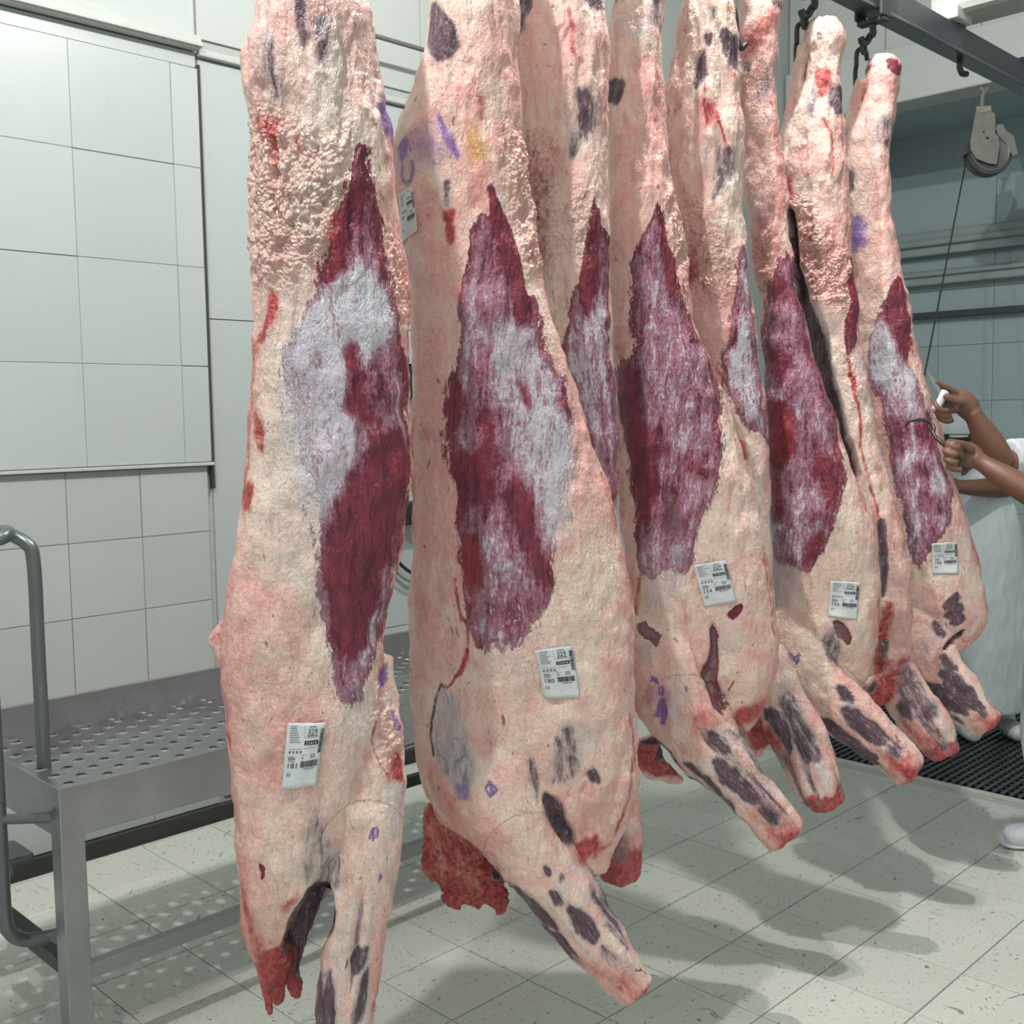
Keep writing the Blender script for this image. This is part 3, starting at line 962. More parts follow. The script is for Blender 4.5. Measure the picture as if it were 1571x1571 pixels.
pa = [
 (('ridge', 'pale'), 'P', [(370, -300), (600, -300), (600, 300), (560, 560), (440, 560), (380, 620), (360, 300)], (1, .45), 20),
 ('lump', 'R3', [(250, 560), (440, 590), (540, 700), (640, 690), (720, 620), (730, 900), (700, 1230), (600, 1300), (480, 1350), (270, 1350)], .9, 12),
 ('pink', 'R3', [(250, 560), (440, 590), (480, 760), (460, 1350), (270, 1350)], .55, 14),
 ('lump', 'R3', [(890, 1080), (990, 1150), (1030, 1400), (1010, 1571), (940, 1571), (895, 1350)], .8, 8),
 ('pink', 'P', [(575, 340), (630, 380), (630, 620), (600, 480)], .5, 14),
 ('dark', 'R3', [(478, -40), (530, -40), (530, 230), (515, 300), (495, 200)], .85, 5),
 ('dark', 'R3', [(560, 110), (640, 120), (660, 250), (640, 380), (600, 340), (565, 240)], .62, 9),
 ('dark', 'R3', [(320, 140), (390, 190), (420, 400), (440, 560), (360, 500), (310, 330)], .48, 10),
 ('pale', 'R3', [(540, 120), (720, 200), (740, 560), (640, 700), (560, 560)], .9, 12),
 (('blood',), 'R3', [(270, 590), (430, 580), (410, 690), (320, 690)], (.55,), 8),
 ('blood', 'R3', [(360, 650), (410, 650), (400, 850), (370, 840)], .55, 6),
 ('blood', 'R3', [(470, 660), (510, 680), (530, 760), (500, 770)], .7, 4),
 ('blood', 'R3', [(640, 1040), (690, 1020), (680, 1130), (640, 1230), (620, 1130)], .75, 6),
 (('muscle', 'fascia', 'raise', 'lump', 'ridge'), 'P', [(555, 222), (562, 270), (578, 310), (584, 345), (592, 430), (605, 490), (618, 560), (626, 640), (628, 710), (620, 790), (610, 850), (598, 920), (590, 970), (570, 1020), (545, 1080), (522, 1050), (506, 980), (492, 920), (487, 830), (480, 790), (468, 720), (436, 640), (432, 560), (455, 530), (480, 470), (500, 400), (520, 340), (535, 290), (545, 245)], (1, .48, .2, 0, 0), 13),
 ('fascia', 'P', [(470, 480), (510, 420), (560, 400), (590, 440), (603, 500), (575, 545), (535, 600), (540, 660), (560, 705), (515, 760), (490, 800), (455, 740), (430, 640), (428, 560)], .93, 10),
 ('fascia', 'P', [(595, 560), (612, 600), (618, 680), (606, 690), (600, 640)], .85, 6),
 ('fascia', 'P', [(600, 770), (615, 750), (602, 890), (570, 1020), (540, 1085), (548, 1000), (572, 930), (588, 850)], .85, 7),
 ('fascia', 'P', [(480, 780), (500, 900), (512, 980), (530, 1040), (512, 1040), (500, 980), (485, 900)], .7, 9),
 ('fascia', 'P', [(555, 222), (556, 280), (547, 340), (527, 400), (505, 440), (500, 400), (520, 340), (535, 290), (545, 245)], 0, 4),
 (('muscle', 'raise'), 'P', [(554, 224), (562, 270), (574, 312), (580, 360), (560, 420), (515, 450), (492, 470), (500, 410), (520, 345), (535, 292), (545, 248)], (1, .4), 2.5),
 ('fascia', 'P', [(560, 700), (600, 655), (622, 700), (612, 780), (600, 850), (580, 920), (555, 1000), (535, 1010), (512, 960), (500, 880), (508, 800)], .12, 8),
 ('fascia', 'P', [(528, 545), (545, 520), (562, 600), (570, 650), (545, 640), (530, 620)], .18, 6),
 ('pale', 'P', [(400, 620), (470, 640), (500, 780), (480, 860), (500, 960), (430, 860), (400, 760)], .75, 24),
 ('fascia', 'P', [(430, 600), (480, 700), (500, 790), (470, 800), (440, 720)], .75, 18),
 ('muscle', 'P', [(425, 540), (450, 560), (470, 640), (495, 740), (500, 800), (485, 830), (450, 760), (420, 660)], .25, 16),
 ('blood', 'R4', [(350, -40), (390, 40), (360, 200), (290, 270), (310, 170)], .85, 5),
 ('blood', 'R4', [(280, 570), (325, 640), (312, 760), (288, 750)], .85, 5),
 ('blood', 'R4', [(225, 900), (272, 950), (235, 1060)], .9, 5),
 ('blood', 'P', [(352, 870), (342, 930), (336, 1000), (344, 1080), (350, 1150)], .6, 5, 5),
 (('pink', 'blood'), 'P', [(338, 860), (400, 800), (380, 1050), (345, 1080)], (.6, .12), 20),
 ('pink', 'P', [(420, 1060), (520, 1060), (520, 1200), (480, 1260), (400, 1230)], .5, 24),
 ('fascia', 'P', [(500, 1040), (560, 1020), (590, 1080), (575, 1180), (530, 1220), (505, 1160)], .5, 16),
 ('dark', 'R5', [(420, 730), (470, 870), (460, 960), (400, 970), (390, 900)], .45, 8),
 ('dark', 'R5', [(385, 930), (470, 880), (520, 950), (510, 1080), (430, 1100), (380, 1040)], .42, 9),
 ('pink', 'R5', [(500, 780), (640, 820), (640, 1250), (560, 1240), (500, 1000)], .35, 12),
 (('dark', 'recess'), 'R5', [(350, 1180), (430, 1060), (480, 1080), (495, 1200), (450, 1290), (420, 1400), (390, 1500), (340, 1490), (365, 1400), (320, 1320)], (.8, .3), 6),
 ('blood', 'R5', [(420, 1060), (470, 1020), (480, 1100), (440, 1140), (420, 1200)], .6, 6),
 (('dark', 'fascia'), 'R5', [(548, 1300), (620, 1265), (610, 1330), (570, 1375)], (.8, 0), 4),
 ('dark', 'R5', [(590, 1380), (625, 1340), (608, 1480), (560, 1571), (575, 1470)], .85, 4),
 (('dark', 'fascia'), 'R5', [(430, 1390), (500, 1360), (505, 1700), (390, 1700), (415, 1480)], (.62, .3), 5),
 ('fascia', 'R5', [(450, 1290), (530, 1260), (560, 1400), (540, 1700), (500, 1700), (500, 1400)], .55, 8),
 ('blood', 'R5', [(150, 1020), (190, 1050), (210, 1200), (250, 1330), (260, 1400), (200, 1370), (165, 1200)], .62, 10),
 ('blood', 'R5', [(225, 1330), (330, 1300), (390, 1400), (400, 1600), (380, 1700), (220, 1700)], .95, 6),
 ('blood', 'R5', [(290, 1140), (360, 1060), (375, 1110), (330, 1170)], .5, 6),
 (('lump', 'pink'), 'R5', [(635, 500), (655, 250), (700, 380), (750, 560), (745, 660), (690, 650), (650, 600)], (.6, .6), 8),
 ('blood', 'R5', [(690, 640), (720, 580), (750, 620), (745, 700), (690, 690)], .85, 5),
 ('fascia', 'R5', [(660, 690), (770, 690), (775, 850), (720, 940), (670, 830)], .7, 8),
 ('blood', 'R5', [(655, 470), (640, 560), (660, 630), (690, 660)], .8, 3, 2),
 ('ink', 'R3', [(890, 430), (930, 430), (960, 560), (960, 700), (910, 650), (885, 560)], .85, 8),
 ('ink', 'R5', [(662, 290), (690, 275), (698, 350), (662, 372)], .9, 5),
 ('ink', 'R5', [(705, 440), (725, 470), (738, 520), (715, 530), (708, 490)], .8, 5),
 ('ink', 'R5', [(622, 880), (630, 850)], 1, 1.5, 1.5), ('ink', 'R5', [(632, 885), (636, 845), (648, 840)], 1, 1.5, 1.5), ('ink', 'R5', [(645, 880), (650, 850)], 1, 1.5, 1.5),
 ('ink', 'R5', [(640, 960), (652, 990), (668, 1020), (650, 1050), (655, 1000), (645, 975)], 1, 2.0),
 ('muscle', 'R5', [(240, 970), (252, 970), (248, 1020), (236, 1030)], 1, 2),
]
if hasattr(c, 'TENDON'): c.limb(c.TENDON, 1.0)
c.finish('carcass_side', 'nearest carcass side at left, its label reading 181', GRP, pa, .0042, 3)
CAR['A'] = c

# ---- B
c = Carcass(1.79, .125, .10)
c.body([(-225, 690, 745), (-150, 665, 772), (-60, 655, 785), (0, 660, 790), (50, 652, 793), (100, 645, 797), (150, 625, 800), (200, 605, 802), (250, 598, 806), (300, 603, 808), (350, 610, 814), (420, 625, 828), (500, 632, 850), (560, 632, 870), (620, 628, 888), (700, 628, 915), (770, 630, 937), (850, 632, 955), (900, 628, 965), (950, 628, 972), (1000, 632, 973), (1050, 632, 972), (1100, 635, 976), (1150, 642, 978), (1200, 652, 978), (1240, 665, 972), (1270, 700, 962), (1300, 800, 942), (1330, 870, 930)],
       tk=[.55, .75, 1.0, .9, .85, .95, .8, .45], lean=[0, 0, 0, 0, -.01])
c.limb([(725, 1080, 60, -.01), (745, 1180, 88, -.045), (790, 1268, 70, -.075), (838, 1342, 57, -.09), (893, 1415, 53, -.10), (942, 1478, 46, -.11), (980, 1524, 35, -.12)], .72)
c.limb([(672, 1230, 22, .05), (690, 1285, 42, .06), (712, 1335, 46, .06), (745, 1355, 40, .06), (770, 1362, 26, .06)], .6)
c.limb([(665, 1300, 16, .05), (660, 1330, 12, .05), (664, 1350, 5, .05)], .8)
c.limb([(690, 1370, 18, .05), (700, 1388, 9, .05), (708, 1395, 4, .05)], .8)
c.limb([(760, 1370, 22, .05), (768, 1392, 12, .05), (765, 1406, 5, .05)], .8)
c.limb([(735, 1385, 14, .06), (732, 1392, 6, .06), (738, 1398, 3, .06)], .8)
c.limb([(965, 1130, 10, -.02), (970, 1200, 12, -.025), (955, 1260, 12, -.03), (930, 1295, 11, -.03), (905, 1300, 10, -.02)], .9)
pb = [
 (('pink', 'pale'), 'P', [(590, 300), (720, 300), (730, 560), (700, 700), (730, 1000), (630, 1020), (620, 600)], (.62, 0), 24),  # pink left band: shade on this side put into the colour
 ('lump', 'R6', [(600, 650), (740, 620), (800, 800), (840, 950), (800, 1320), (720, 1300), (650, 1000)], .9, 10),
 ('pink', 'R6', [(600, 300), (700, 300), (800, 800), (840, 950), (800, 1320), (720, 1300), (650, 1000), (600, 650)], .75, 14),
 ('ridge', 'P', [(650, -260), (800, -260), (805, 240), (760, 200), (640, 160)], .6, 20),
 ('dark', 'R6', [(262, 20), (300, 60), (380, 190), (385, 270), (330, 320), (265, 310), (238, 180)], 1, 6),
 ('yellow', 'R6', [(430, 620), (490, 590), (525, 700), (515, 800), (460, 845), (420, 780)], .95, 8),
 ('blood', 'R6', [(470, 490), (510, 500), (520, 600), (490, 610)], .7, 5),
 ('dark', 'R6', [(580, 420), (612, 420), (612, 640), (590, 560)], .35, 6),
 ('dark', 'R6', [(318, 895), (350, 885), (358, 990), (340, 1025)], .75, 4),
 ('dark', 'R6', [(270, 930), (300, 940), (300, 990), (275, 990)], .3, 6),
 ('blood', 'R6', [(330, 1040), (360, 1030), (360, 1080), (340, 1090)], .9, 3), ('blood', 'R6', [(340, 1120), (365, 1130), (350, 1180)], .9, 3),
 ('ink', 'R6', [(60, 680), (180, 620), (290, 550), (350, 620), (410, 760), (320, 830), (200, 850), (110, 890), (60, 800)], .42, 12),
 ('ink', 'R6', [(92, 690), (150, 680), (155, 760), (110, 785), (88, 750)], .85, 4),
 ('ink', 'R6', [(115, 800), (110, 850), (130, 890), (160, 880), (175, 830), (170, 790)], .8, 2, 2),
 ('ink', 'R6', [(285, 570), (310, 570), (350, 660), (400, 770), (380, 790), (320, 680)], .85, 4),
 ('ink', 'R6', [(215, 700), (290, 690), (320, 740), (300, 810), (240, 800)], .55, 10),
 (('muscle', 'fascia', 'raise'), 'R6', [(490, 1030), (540, 1060), (600, 1250), (640, 1420), (700, 1600), (405, 1600), (425, 1250), (460, 1100)], (1, .5, .3), 4),
 (('muscle', 'fascia', 'raise'), 'R7', [(405, -20), (735, -20), (800, 250), (880, 420), (948, 610), (935, 720), (930, 900), (900, 1150), (840, 1330), (850, 1420), (780, 1500), (640, 1500), (560, 1580), (440, 1580), (425, 1400), (380, 1050), (350, 800), (328, 600), (345, 420), (395, 330)], (1, .55, .15), 13),
 (('muscle', 'fascia', 'raise'), 'R6', [(522, 885), (570, 950), (625, 1080), (675, 1250), (705, 1420), (740, 1580), (690, 1580), (640, 1420), (600, 1250), (545, 1060)], (1, .02, .5), 3),
 ('fascia', 'R7', [(600, 100), (730, 160), (830, 350), (945, 600), (935, 900), (900, 1150), (810, 1220), (750, 1000), (690, 830), (620, 700), (640, 520), (560, 560), (545, 300)], .88, 10),
 ('fascia', 'R7', [(410, 20), (480, 20), (480, 300), (420, 500)], .8, 8),
 ('fascia', 'R7', [(660, 400), (730, 480), (740, 570), (690, 520)], .2, 5),
 ('fascia', 'R7', [(870, 430), (910, 480), (935, 590), (890, 560)], .15, 4),
 ('fascia', 'R7', [(500, 1150), (640, 1200), (760, 1450), (620, 1490), (520, 1350)], .78, 10),
 ('fascia', 'R7', [(345, 420), (400, 440), (425, 600), (360, 640), (330, 600)], .12, 6),
 ('fascia', 'R7', [(340, 800), (470, 780), (500, 560), (545, 600), (560, 860), (540, 1050), (470, 1020), (380, 1000)], .12, 7),
 ('fascia', 'R7', [(640, 880), (715, 920), (760, 1180), (840, 1380), (770, 1450), (700, 1200), (600, 1040)], .14, 7),
 (('fascia', 'blood'), 'R7', [(400, 1150), (480, 1180), (510, 1350), (490, 1580), (440, 1580)], (.03, .4), 6),
 ('muscle', 'R7', [(900, 640), (960, 640), (950, 950), (900, 1200), (850, 1300), (820, 1220), (860, 1000), (880, 800)], .2, 12),
 ('blood', 'R7', [(365, 1370), (385, 1490), (425, 1571)], 1, 2, 3), ('blood', 'R8', [(277, 0), (300, 90), (325, 140), (312, 280), (250, 345), (215, 345)], .9, 3, 3),
 (('muscle', 'fascia'), 'R7', [(440, 1400), (640, 1450), (800, 1450), (760, 1600), (640, 1720), (500, 1700), (440, 1600)], (.62, .78), 16),
 ('muscle', 'R8', [(330, -10), (400, -10), (385, 120), (362, 225), (342, 120)], .9, 4),
 ('blood', 'R8', [(360, 90), (350, 200)], 1, 2, 3),
 ('fascia', 'R8', [(370, 0), (640, 0), (600, 120), (560, 300), (540, 600), (430, 300)], .45, 24),
 ('pink', 'R8', [(760, 60), (920, 0), (930, 400), (860, 600), (780, 500)], .45, 22),
 (('fascia', 'dark'), 'R8', [(215, 340), (260, 365), (275, 400), (312, 500), (350, 580), (357, 650), (310, 740), (250, 690), (200, 600), (190, 500), (205, 400)], (.85, .36), 4),
 ('dark', 'R8', [(215, 338), (198, 410), (186, 500), (196, 600)], .85, 2, 2.5),
 ('ink', 'R8', [(270, 680), (330, 670), (330, 730), (300, 745)], .7, 6),
 ('ink', 'R8', [(385, 690), (400, 665), (425, 690), (400, 720), (385, 690)], .9, 1.5, 2), ('ink', 'R8', [(400, 665), (410, 710)], .9, 1.5, 2),
 ('dark', 'R8', [(528, 610), (556, 600), (575, 700), (565, 755)], .6, 4),
 ('dark', 'R8', [(640, 500), (690, 470), (730, 590), (690, 690), (610, 700), (615, 590)], .48, 8),
 (('dark', 'recess'), 'R8', [(588, 720), (640, 750), (690, 870), (705, 930), (640, 840)], (.9, .2), 4),
 ('dark', 'R8', [(735, 645), (775, 640), (800, 695), (760, 680)], .9, 3),
 ('pale', 'R8', [(690, 480), (790, 470), (770, 630), (700, 600)], .8, 8),
 ('ridge', 'R8', [(640, 690), (900, 650), (880, 900), (760, 930)], .8, 10),
 ('blood', 'R8', [(912, 460), (925, 600), (890, 780), (855, 900), (800, 940)], .62, 5, 5),
 ('blood', 'R8', [(690, 900), (800, 890), (800, 960), (720, 985)], .75, 5),
 (('pink', 'yellow'), 'R8', [(200, 690), (330, 700), (460, 850), (430, 1010), (300, 930)], (.75, .3), 16),
 ('blood', 'R8', [(210, 700), (290, 730), (300, 850), (240, 830)], .35, 12),
 (('blood', 'lump', 'pink'), 'R8', [(140, 810), (215, 830), (300, 940), (440, 1020), (520, 1100), (520, 1270), (170, 1270), (120, 1000)], (.55, .6, .8), 6),
 ('blood', 'R8', [(140, 960), (170, 980), (180, 1060), (150, 1040)], 1, 4), ('blood', 'R8', [(405, 1050), (510, 1090), (520, 1270), (380, 1270)], 1, 6), ('blood', 'R8', [(200, 1080), (330, 1130), (380, 1270), (190, 1270)], .85, 8), ('dark', 'R8', [(415, 1075), (445, 1080), (440, 1120), (415, 1120)], .9, 3),
 ('dark', 'R8', [(476, 1045), (560, 1070), (640, 1180), (590, 1180), (515, 1110)], .75, 5),
 ('dark', 'R8', [(600, 1040), (640, 1045), (655, 1092), (620, 1085)], .85, 3),
 ('dark', 'R8', [(660, 1085), (720, 1105), (785, 1180), (770, 1232), (715, 1200)], .95, 4),
 ('dark', 'R8', [(728, 1030), (800, 1075), (865, 1165), (897, 1275), (835, 1190)], .7, 5),
 ('dark', 'R8', [(788, 1228), (850, 1275), (865, 1312), (800, 1295)], .8, 5),
 ('dark', 'R8', [(560, 1165), (650, 1220), (745, 1312), (700, 1320), (620, 1260)], .9, 4),
 ('dark', 'R8', [(585, 955), (620, 970), (610, 990), (590, 985)], .8, 3), ('dark', 'R8', [(643, 980), (655, 985), (652, 1010), (643, 1005)], .8, 3),
 (('blood', 'dark'), 'R8', [(755, 1280), (915, 1290), (1015, 1420), (1005, 1510), (930, 1540), (840, 1440), (700, 1300), (720, 1250)], (.42, 0), 20),
 ('blood', 'R8', [(900, 1500), (935, 1420), (1000, 1380), (1020, 1450), (940, 1545)], 1, 5),
 ('dark', 'R8', [(860, 1310), (910, 1310), (960, 1345)], .8, 2, 1.5),
]
if hasattr(c, 'TENDON'): c.limb(c.TENDON, 1.0)
c.finish('carcass_side', 'second carcass side, its label reading 180, foreleg reaching furthest down', GRP, pb, .0045, 11)
CAR['B'] = c

# ---- C
c = Carcass(2.118, .10, .09)
c.body([(-160, 840, 900), (-100, 815, 930), (0, 806, 928), (50, 800, 930), (100, 794, 930), (200, 790, 932), (300, 785, 932), (400, 790, 934), (500, 800, 938), (600, 805, 945), (700, 810, 947), (800, 810, 943), (900, 815, 960), (1000, 820, 966), (1100, 830, 966), (1180, 850, 966), (1240, 880, 958), (1275, 905, 950)])
c.limb([(925, 1130, 38, .0), (945, 1200, 34, -.01), (954, 1270, 29, -.015), (951, 1320, 33, -.02), (949, 1350, 28, -.02)], .8)
c.limb([(905, 1290, 10, -.02), (935, 1295, 14, -.03), (945, 1315, 12, -.03)], .8)
c.limb([(800, -80, 14, .05), (798, -20, 16, .05), (800, 25, 13, .05), (806, 50, 8, .05)], .7)  # extra limb added to fill the dark gap beside the second side
pc = [
 ('dark', 'P', [(775, -120), (812, -120), (812, 30), (800, 60), (775, 60)], 1, 4),  # darkness of that gap painted on the extra limb
 (('ridge', 'pale'), 'P', [(780, -190), (940, -190), (940, 320), (900, 500), (800, 500)], (1, .25), 16),
 (('lump', 'pink'), 'R6', [(640, 640), (760, 620), (870, 690), (890, 950), (840, 1330), (730, 1320)], (1, .7), 10),
 ('lump', 'R6', [(940, 880), (1030, 930), (1010, 1290), (940, 1220)], .8, 8),
 ('dark', 'R6', [(955, 450), (1010, 440), (1055, 480), (1045, 620), (1005, 690), (960, 620)], .75, 7),
 ('dark', 'R6', [(935, 620), (990, 660), (970, 740), (925, 770)], .6, 6),
 ('dark', 'R6', [(990, -20), (1085, -20), (1075, 50), (1000, 25)], .8, 5),
 ('blood', 'R6', [(915, 60), (935, 180), (950, 280), (990, 310)], .55, 4, 5),
 (('muscle', 'fascia', 'raise', 'ridge'), 'R6', [(1030, 930), (1060, 1020), (1105, 1150), (1110, 1300), (1110, 1600), (925, 1600), (980, 1350), (1010, 1150)], (1, .45, .4, 0), 4),
 (('muscle', 'fascia', 'raise', 'ridge'), 'R7', [(960, -20), (1100, -20), (1115, 280), (1155, 500), (1165, 650), (1150, 900), (1110, 1120), (1060, 900), (1010, 640), (955, 630), (885, 240), (935, 100)], (1, .8, .15, 0), 9),
 ('fascia', 'R6', [(1030, 940), (1045, 1100), (1050, 1300), (1020, 1500), (970, 1560), (1000, 1300), (1015, 1100)], .08, 4),
 ('fascia', 'R7', [(1060, 480), (1150, 500), (1165, 700), (1130, 950), (1080, 800)], .62, 8),
 ('dark', 'R8', [(845, 920), (890, 890), (895, 990), (860, 1000)], .4, 6),
 ('blood', 'R8', [(780, 970), (860, 930), (945, 960), (950, 1040), (880, 1100), (810, 1080)], 1, 5),
 ('blood', 'R8', [(820, 880), (940, 900), (930, 980), (820, 980)], .4, 8),
]
if hasattr(c, 'TENDON'): c.limb(c.TENDON, 1.0)
c.finish('carcass_side', 'third carcass side, pale lumpy inner fat, half hidden behind the label 180', GRP, pc, .005, 21)
CAR['C'] = c

# ---- D
c = Carcass(2.407, .115, .09)
c.body([(-120, 958, 1002), (-80, 945, 1012), (0, 945, 1018), (50, 932, 1012), (100, 928, 1015), (150, 929, 1020), (200, 930, 1023), (300, 930, 1032), (400, 930, 1048), (500, 935, 1062), (560, 942, 1090), (620, 946, 1112), (700, 950, 1142), (800, 955, 1166), (860, 958, 1178), (900, 960, 1190), (950, 965, 1193), (1000, 975, 1192), (1040, 985, 1188), (1080, 1010, 1172), (1105, 1070, 1160), (1120, 1100, 1142)])
c.limb([(985, 940, 30, -.03), (1012, 1000, 58, -.055), (1032, 1065, 64, -.075), (1075, 1132, 56, -.085), (1128, 1190, 45, -.095), (1175, 1245, 40, -.105), (1208, 1285, 31, -.11)], .72)
c.limb([(985, 1130, 22, .05), (1000, 1170, 24, .05), (1020, 1185, 16, .05), (1046, 1200, 4, .05)], .6)
pd = [
 ('ridge', 'P', [(920, -150), (1040, -150), (1060, 300), (930, 320)], .7, 16),
 (('pink',), 'Q1', [(250, 320), (410, 310), (440, 800), (520, 1050), (560, 1300), (440, 1100), (380, 900), (250, 500)], (.7,), 12),
 (('lump', 'pink'), 'Q1', [(470, 950), (540, 1000), (640, 1180), (680, 1571), (510, 1571), (450, 1200)], (.9, .6), 8),
 ('fascia', 'Q1', [(110, 130), (300, -40), (410, -40), (380, 180), (340, 260), (200, 260)], .6, 10),
 ('dark', 'Q1', [(345, -40), (410, -40), (385, 140), (350, 120)], .6, 6),
 ('dark', 'Q1', [(95, 440), (150, 420), (200, 440), (190, 510), (150, 565), (100, 540)], .95, 6),
 ('blood', 'Q1', [(300, 320), (345, 295), (390, 330)], .5, 3, 2),
 (('muscle', 'fascia', 'raise', 'lump', 'ridge'), 'Q1', [(370, 1085), (402, 1130), (432, 1300), (495, 1600), (240, 1600), (262, 1350), (330, 1230)], (1, .55, .4, 0, 0), 4),
 (('muscle', 'fascia', 'raise', 'lump', 'ridge'), 'Q3', [(245, -20), (462, -20), (492, 180), (565, 350), (645, 520), (705, 680), (720, 800), (705, 1000), (692, 1200), (640, 1300), (600, 1450), (560, 1650), (290, 1650), (268, 1300), (238, 1240), (242, 1100), (220, 950), (170, 800), (158, 600), (185, 540), (245, 535), (275, 420), (238, 400), (248, 200)], (1, .62, .2, 0, 0), 11),
 ('fascia', 'Q1', [(375, 1100), (402, 1130), (432, 1300), (495, 1600), (445, 1600), (400, 1350)], 0, 4),
 ('fascia', 'Q3', [(440, -10), (465, -10), (495, 180), (470, 170)], .05, 4),
 ('fascia', 'Q3', [(160, 600), (240, 560), (290, 800), (345, 1000), (385, 1200), (340, 1420), (285, 1320), (250, 1080), (200, 880)], .08, 7),
 ('fascia', 'Q3', [(310, 850), (420, 930), (445, 1030), (380, 1080)], .15, 6),
 ('fascia', 'Q3', [(500, 1040), (640, 1030), (640, 1160), (520, 1150)], .32, 10),
 (('fascia', 'dark'), 'Q3', [(400, 1200), (480, 1290), (560, 1650), (440, 1650)], (.1, .28), 8),
 ('fascia', 'Q3', [(560, 1200), (680, 1200), (620, 1350), (560, 1600), (530, 1450)], .7, 12),
 ('raise', 'Q5', [(372, 330), (380, 470), (398, 600), (430, 700), (470, 760)], .9, 5, 5),
 ('muscle', 'Q5', [(160, -10), (400, -10), (400, 100), (370, 270), (340, 100), (300, 60), (240, 260), (160, 240)], .9, 6),
 ('fascia', 'Q5', [(160, 100), (420, 60), (400, 300), (280, 460), (170, 420)], .75, 12),
 ('blood', 'Q5', [(165, 270), (150, 360), (140, 450)], .6, 5, 6),
 (('muscle', 'dark'), 'Q5', [(140, 500), (205, 478), (275, 550), (245, 585), (200, 555)], (1, .35), 3),
 ('pale', 'Q5', [(150, 560), (220, 560), (230, 630), (160, 640)], 1, 6), ('fascia', 'Q5', [(150, 560), (220, 560), (230, 630), (160, 640)], .8, 6),
 ('fascia', 'Q5', [(140, 640), (360, 640), (420, 760), (390, 930), (300, 980), (180, 900)], .42, 20),
 (('muscle', 'dark', 'recess', 'fascia'), 'Q5', [(510, 485), (540, 515), (552, 640), (542, 770), (575, 925), (520, 870), (455, 740), (498, 640)], (1, .30, .25, .3), 3),
 ('muscle', 'Q5', [(582, 425), (640, 392), (645, 430), (600, 465)], 1, 2.5),
 ('pale', 'Q5', [(545, 450), (640, 470), (640, 640), (565, 730)], .85, 8),
 ('pink', 'Q5', [(640, 60), (790, 60), (840, 500), (760, 700), (680, 400)], .5, 16),
 ('blood', 'Q5', [(770, 200), (795, 330), (810, 460)], .6, 4, 3),
 ('blood', 'Q5', [(585, 930), (740, 860), (810, 860), (750, 970), (610, 1000)], .65, 7),
 ('blood', 'Q5', [(370, 380), (380, 480), (400, 560), (420, 640), (450, 700)], .3, 5, 4),
 ('ink', 'Q5', [(160, 740), (330, 740), (400, 900), (330, 970), (230, 970), (165, 860)], .40, 16),
 ('ink', 'Q5', [(248, 830), (275, 815), (293, 880), (282, 945), (262, 942), (262, 908), (232, 908), (238, 880)], 1, 1.5),
 ('ink', 'Q5', [(212, 742), (218, 722), (228, 745), (236, 728), (244, 752)], 1, 1.2, 1.6), ('ink', 'Q5', [(252, 768), (272, 768), (270, 800), (250, 796), (252, 768)], 1, 1.2, 1.6), ('ink', 'Q5', [(380, 770), (384, 785)], .9, 1.5, 2),
 ('blood', 'Q5', [(385, 890), (480, 860), (580, 950), (480, 990), (400, 1020)], .42, 12),
 ('pink', 'Q5', [(380, 700), (480, 760), (580, 960), (420, 1050)], .7, 14),
 ('dark', 'Q5', [(485, 970), (560, 990), (600, 1060), (560, 1075), (505, 1035)], .6, 4),
 ('dark', 'Q5', [(492, 1095), (580, 1125), (700, 1265), (720, 1325), (640, 1275), (540, 1195)], .97, 4),
 ('dark', 'Q5', [(355, 1115), (420, 1135), (520, 1225), (625, 1345), (590, 1350), (480, 1240)], .85, 4),
 ('dark', 'Q5', [(185, 1030), (240, 1035), (310, 1115), (240, 1085)], .95, 3), ('dark', 'Q5', [(168, 1100), (260, 1098), (245, 1128), (180, 1128)], .95, 3),
 ('dark', 'Q5', [(715, 1335), (785, 1355), (800, 1415), (745, 1385)], .7, 6),
 ('dark', 'Q5', [(380, 1185), (480, 1280), (620, 1370), (590, 1375), (470, 1310)], .95, 4),
 ('dark', 'Q5', [(655, 1105), (760, 1190), (838, 1325), (780, 1280)], .45, 6),
 ('blood', 'Q5', [(690, 1290), (830, 1290), (950, 1480), (940, 1560), (830, 1590), (730, 1460)], .5, 10),
 ('blood', 'Q5', [(850, 1500), (935, 1470), (955, 1530), (900, 1600), (820, 1590)], 1, 4),
 ('blood', 'Q5', [(130, 1130), (330, 1130), (390, 1260), (370, 1290), (220, 1260), (120, 1220)], .95, 5), ('dark', 'Q5', [(230, 1190), (290, 1110), (340, 1150), (280, 1205)], .95, 3),
]
if hasattr(c, 'TENDON'): c.limb(c.TENDON, 1.0)
c.finish('carcass_side', 'fourth carcass side, its label reading 154, violet 4 on the shoulder', GRP, pd, .005, 31)
CAR['D'] = c

# ---- E
c = Carcass(2.723, .10, .09)
c.body([(-60, 1060, 1110), (-45, 1050, 1118), (0, 1050, 1125), (50, 1040, 1130), (100, 1025, 1133), (150, 1020, 1136), (200, 1018, 1138), (300, 1020, 1142), (400, 1030, 1148), (500, 1040, 1158), (600, 1050, 1172), (700, 1055, 1178), (800, 1060, 1184), (900, 1070, 1187), (980, 1090, 1190), (1040, 1120, 1192), (1090, 1150, 1195)])
c.TENDON = [(1062, -20, 9, -.02), (1052, 20, 9, -.03), (1044, 60, 10, -.03), (1036, 110, 11, -.03)]
c.limb([(1165, 1000, 34, .0), (1192, 1060, 36, -.015), (1216, 1115, 42, -.03), (1241, 1168, 41, -.04), (1261, 1215, 36, -.05), (1272, 1240, 29, -.05)], .75)
c.limb([(1140, 1090, 20, .04), (1165, 1120, 22, .04), (1160, 1150, 12, .04), (1172, 1158, 3, .04)], .6)
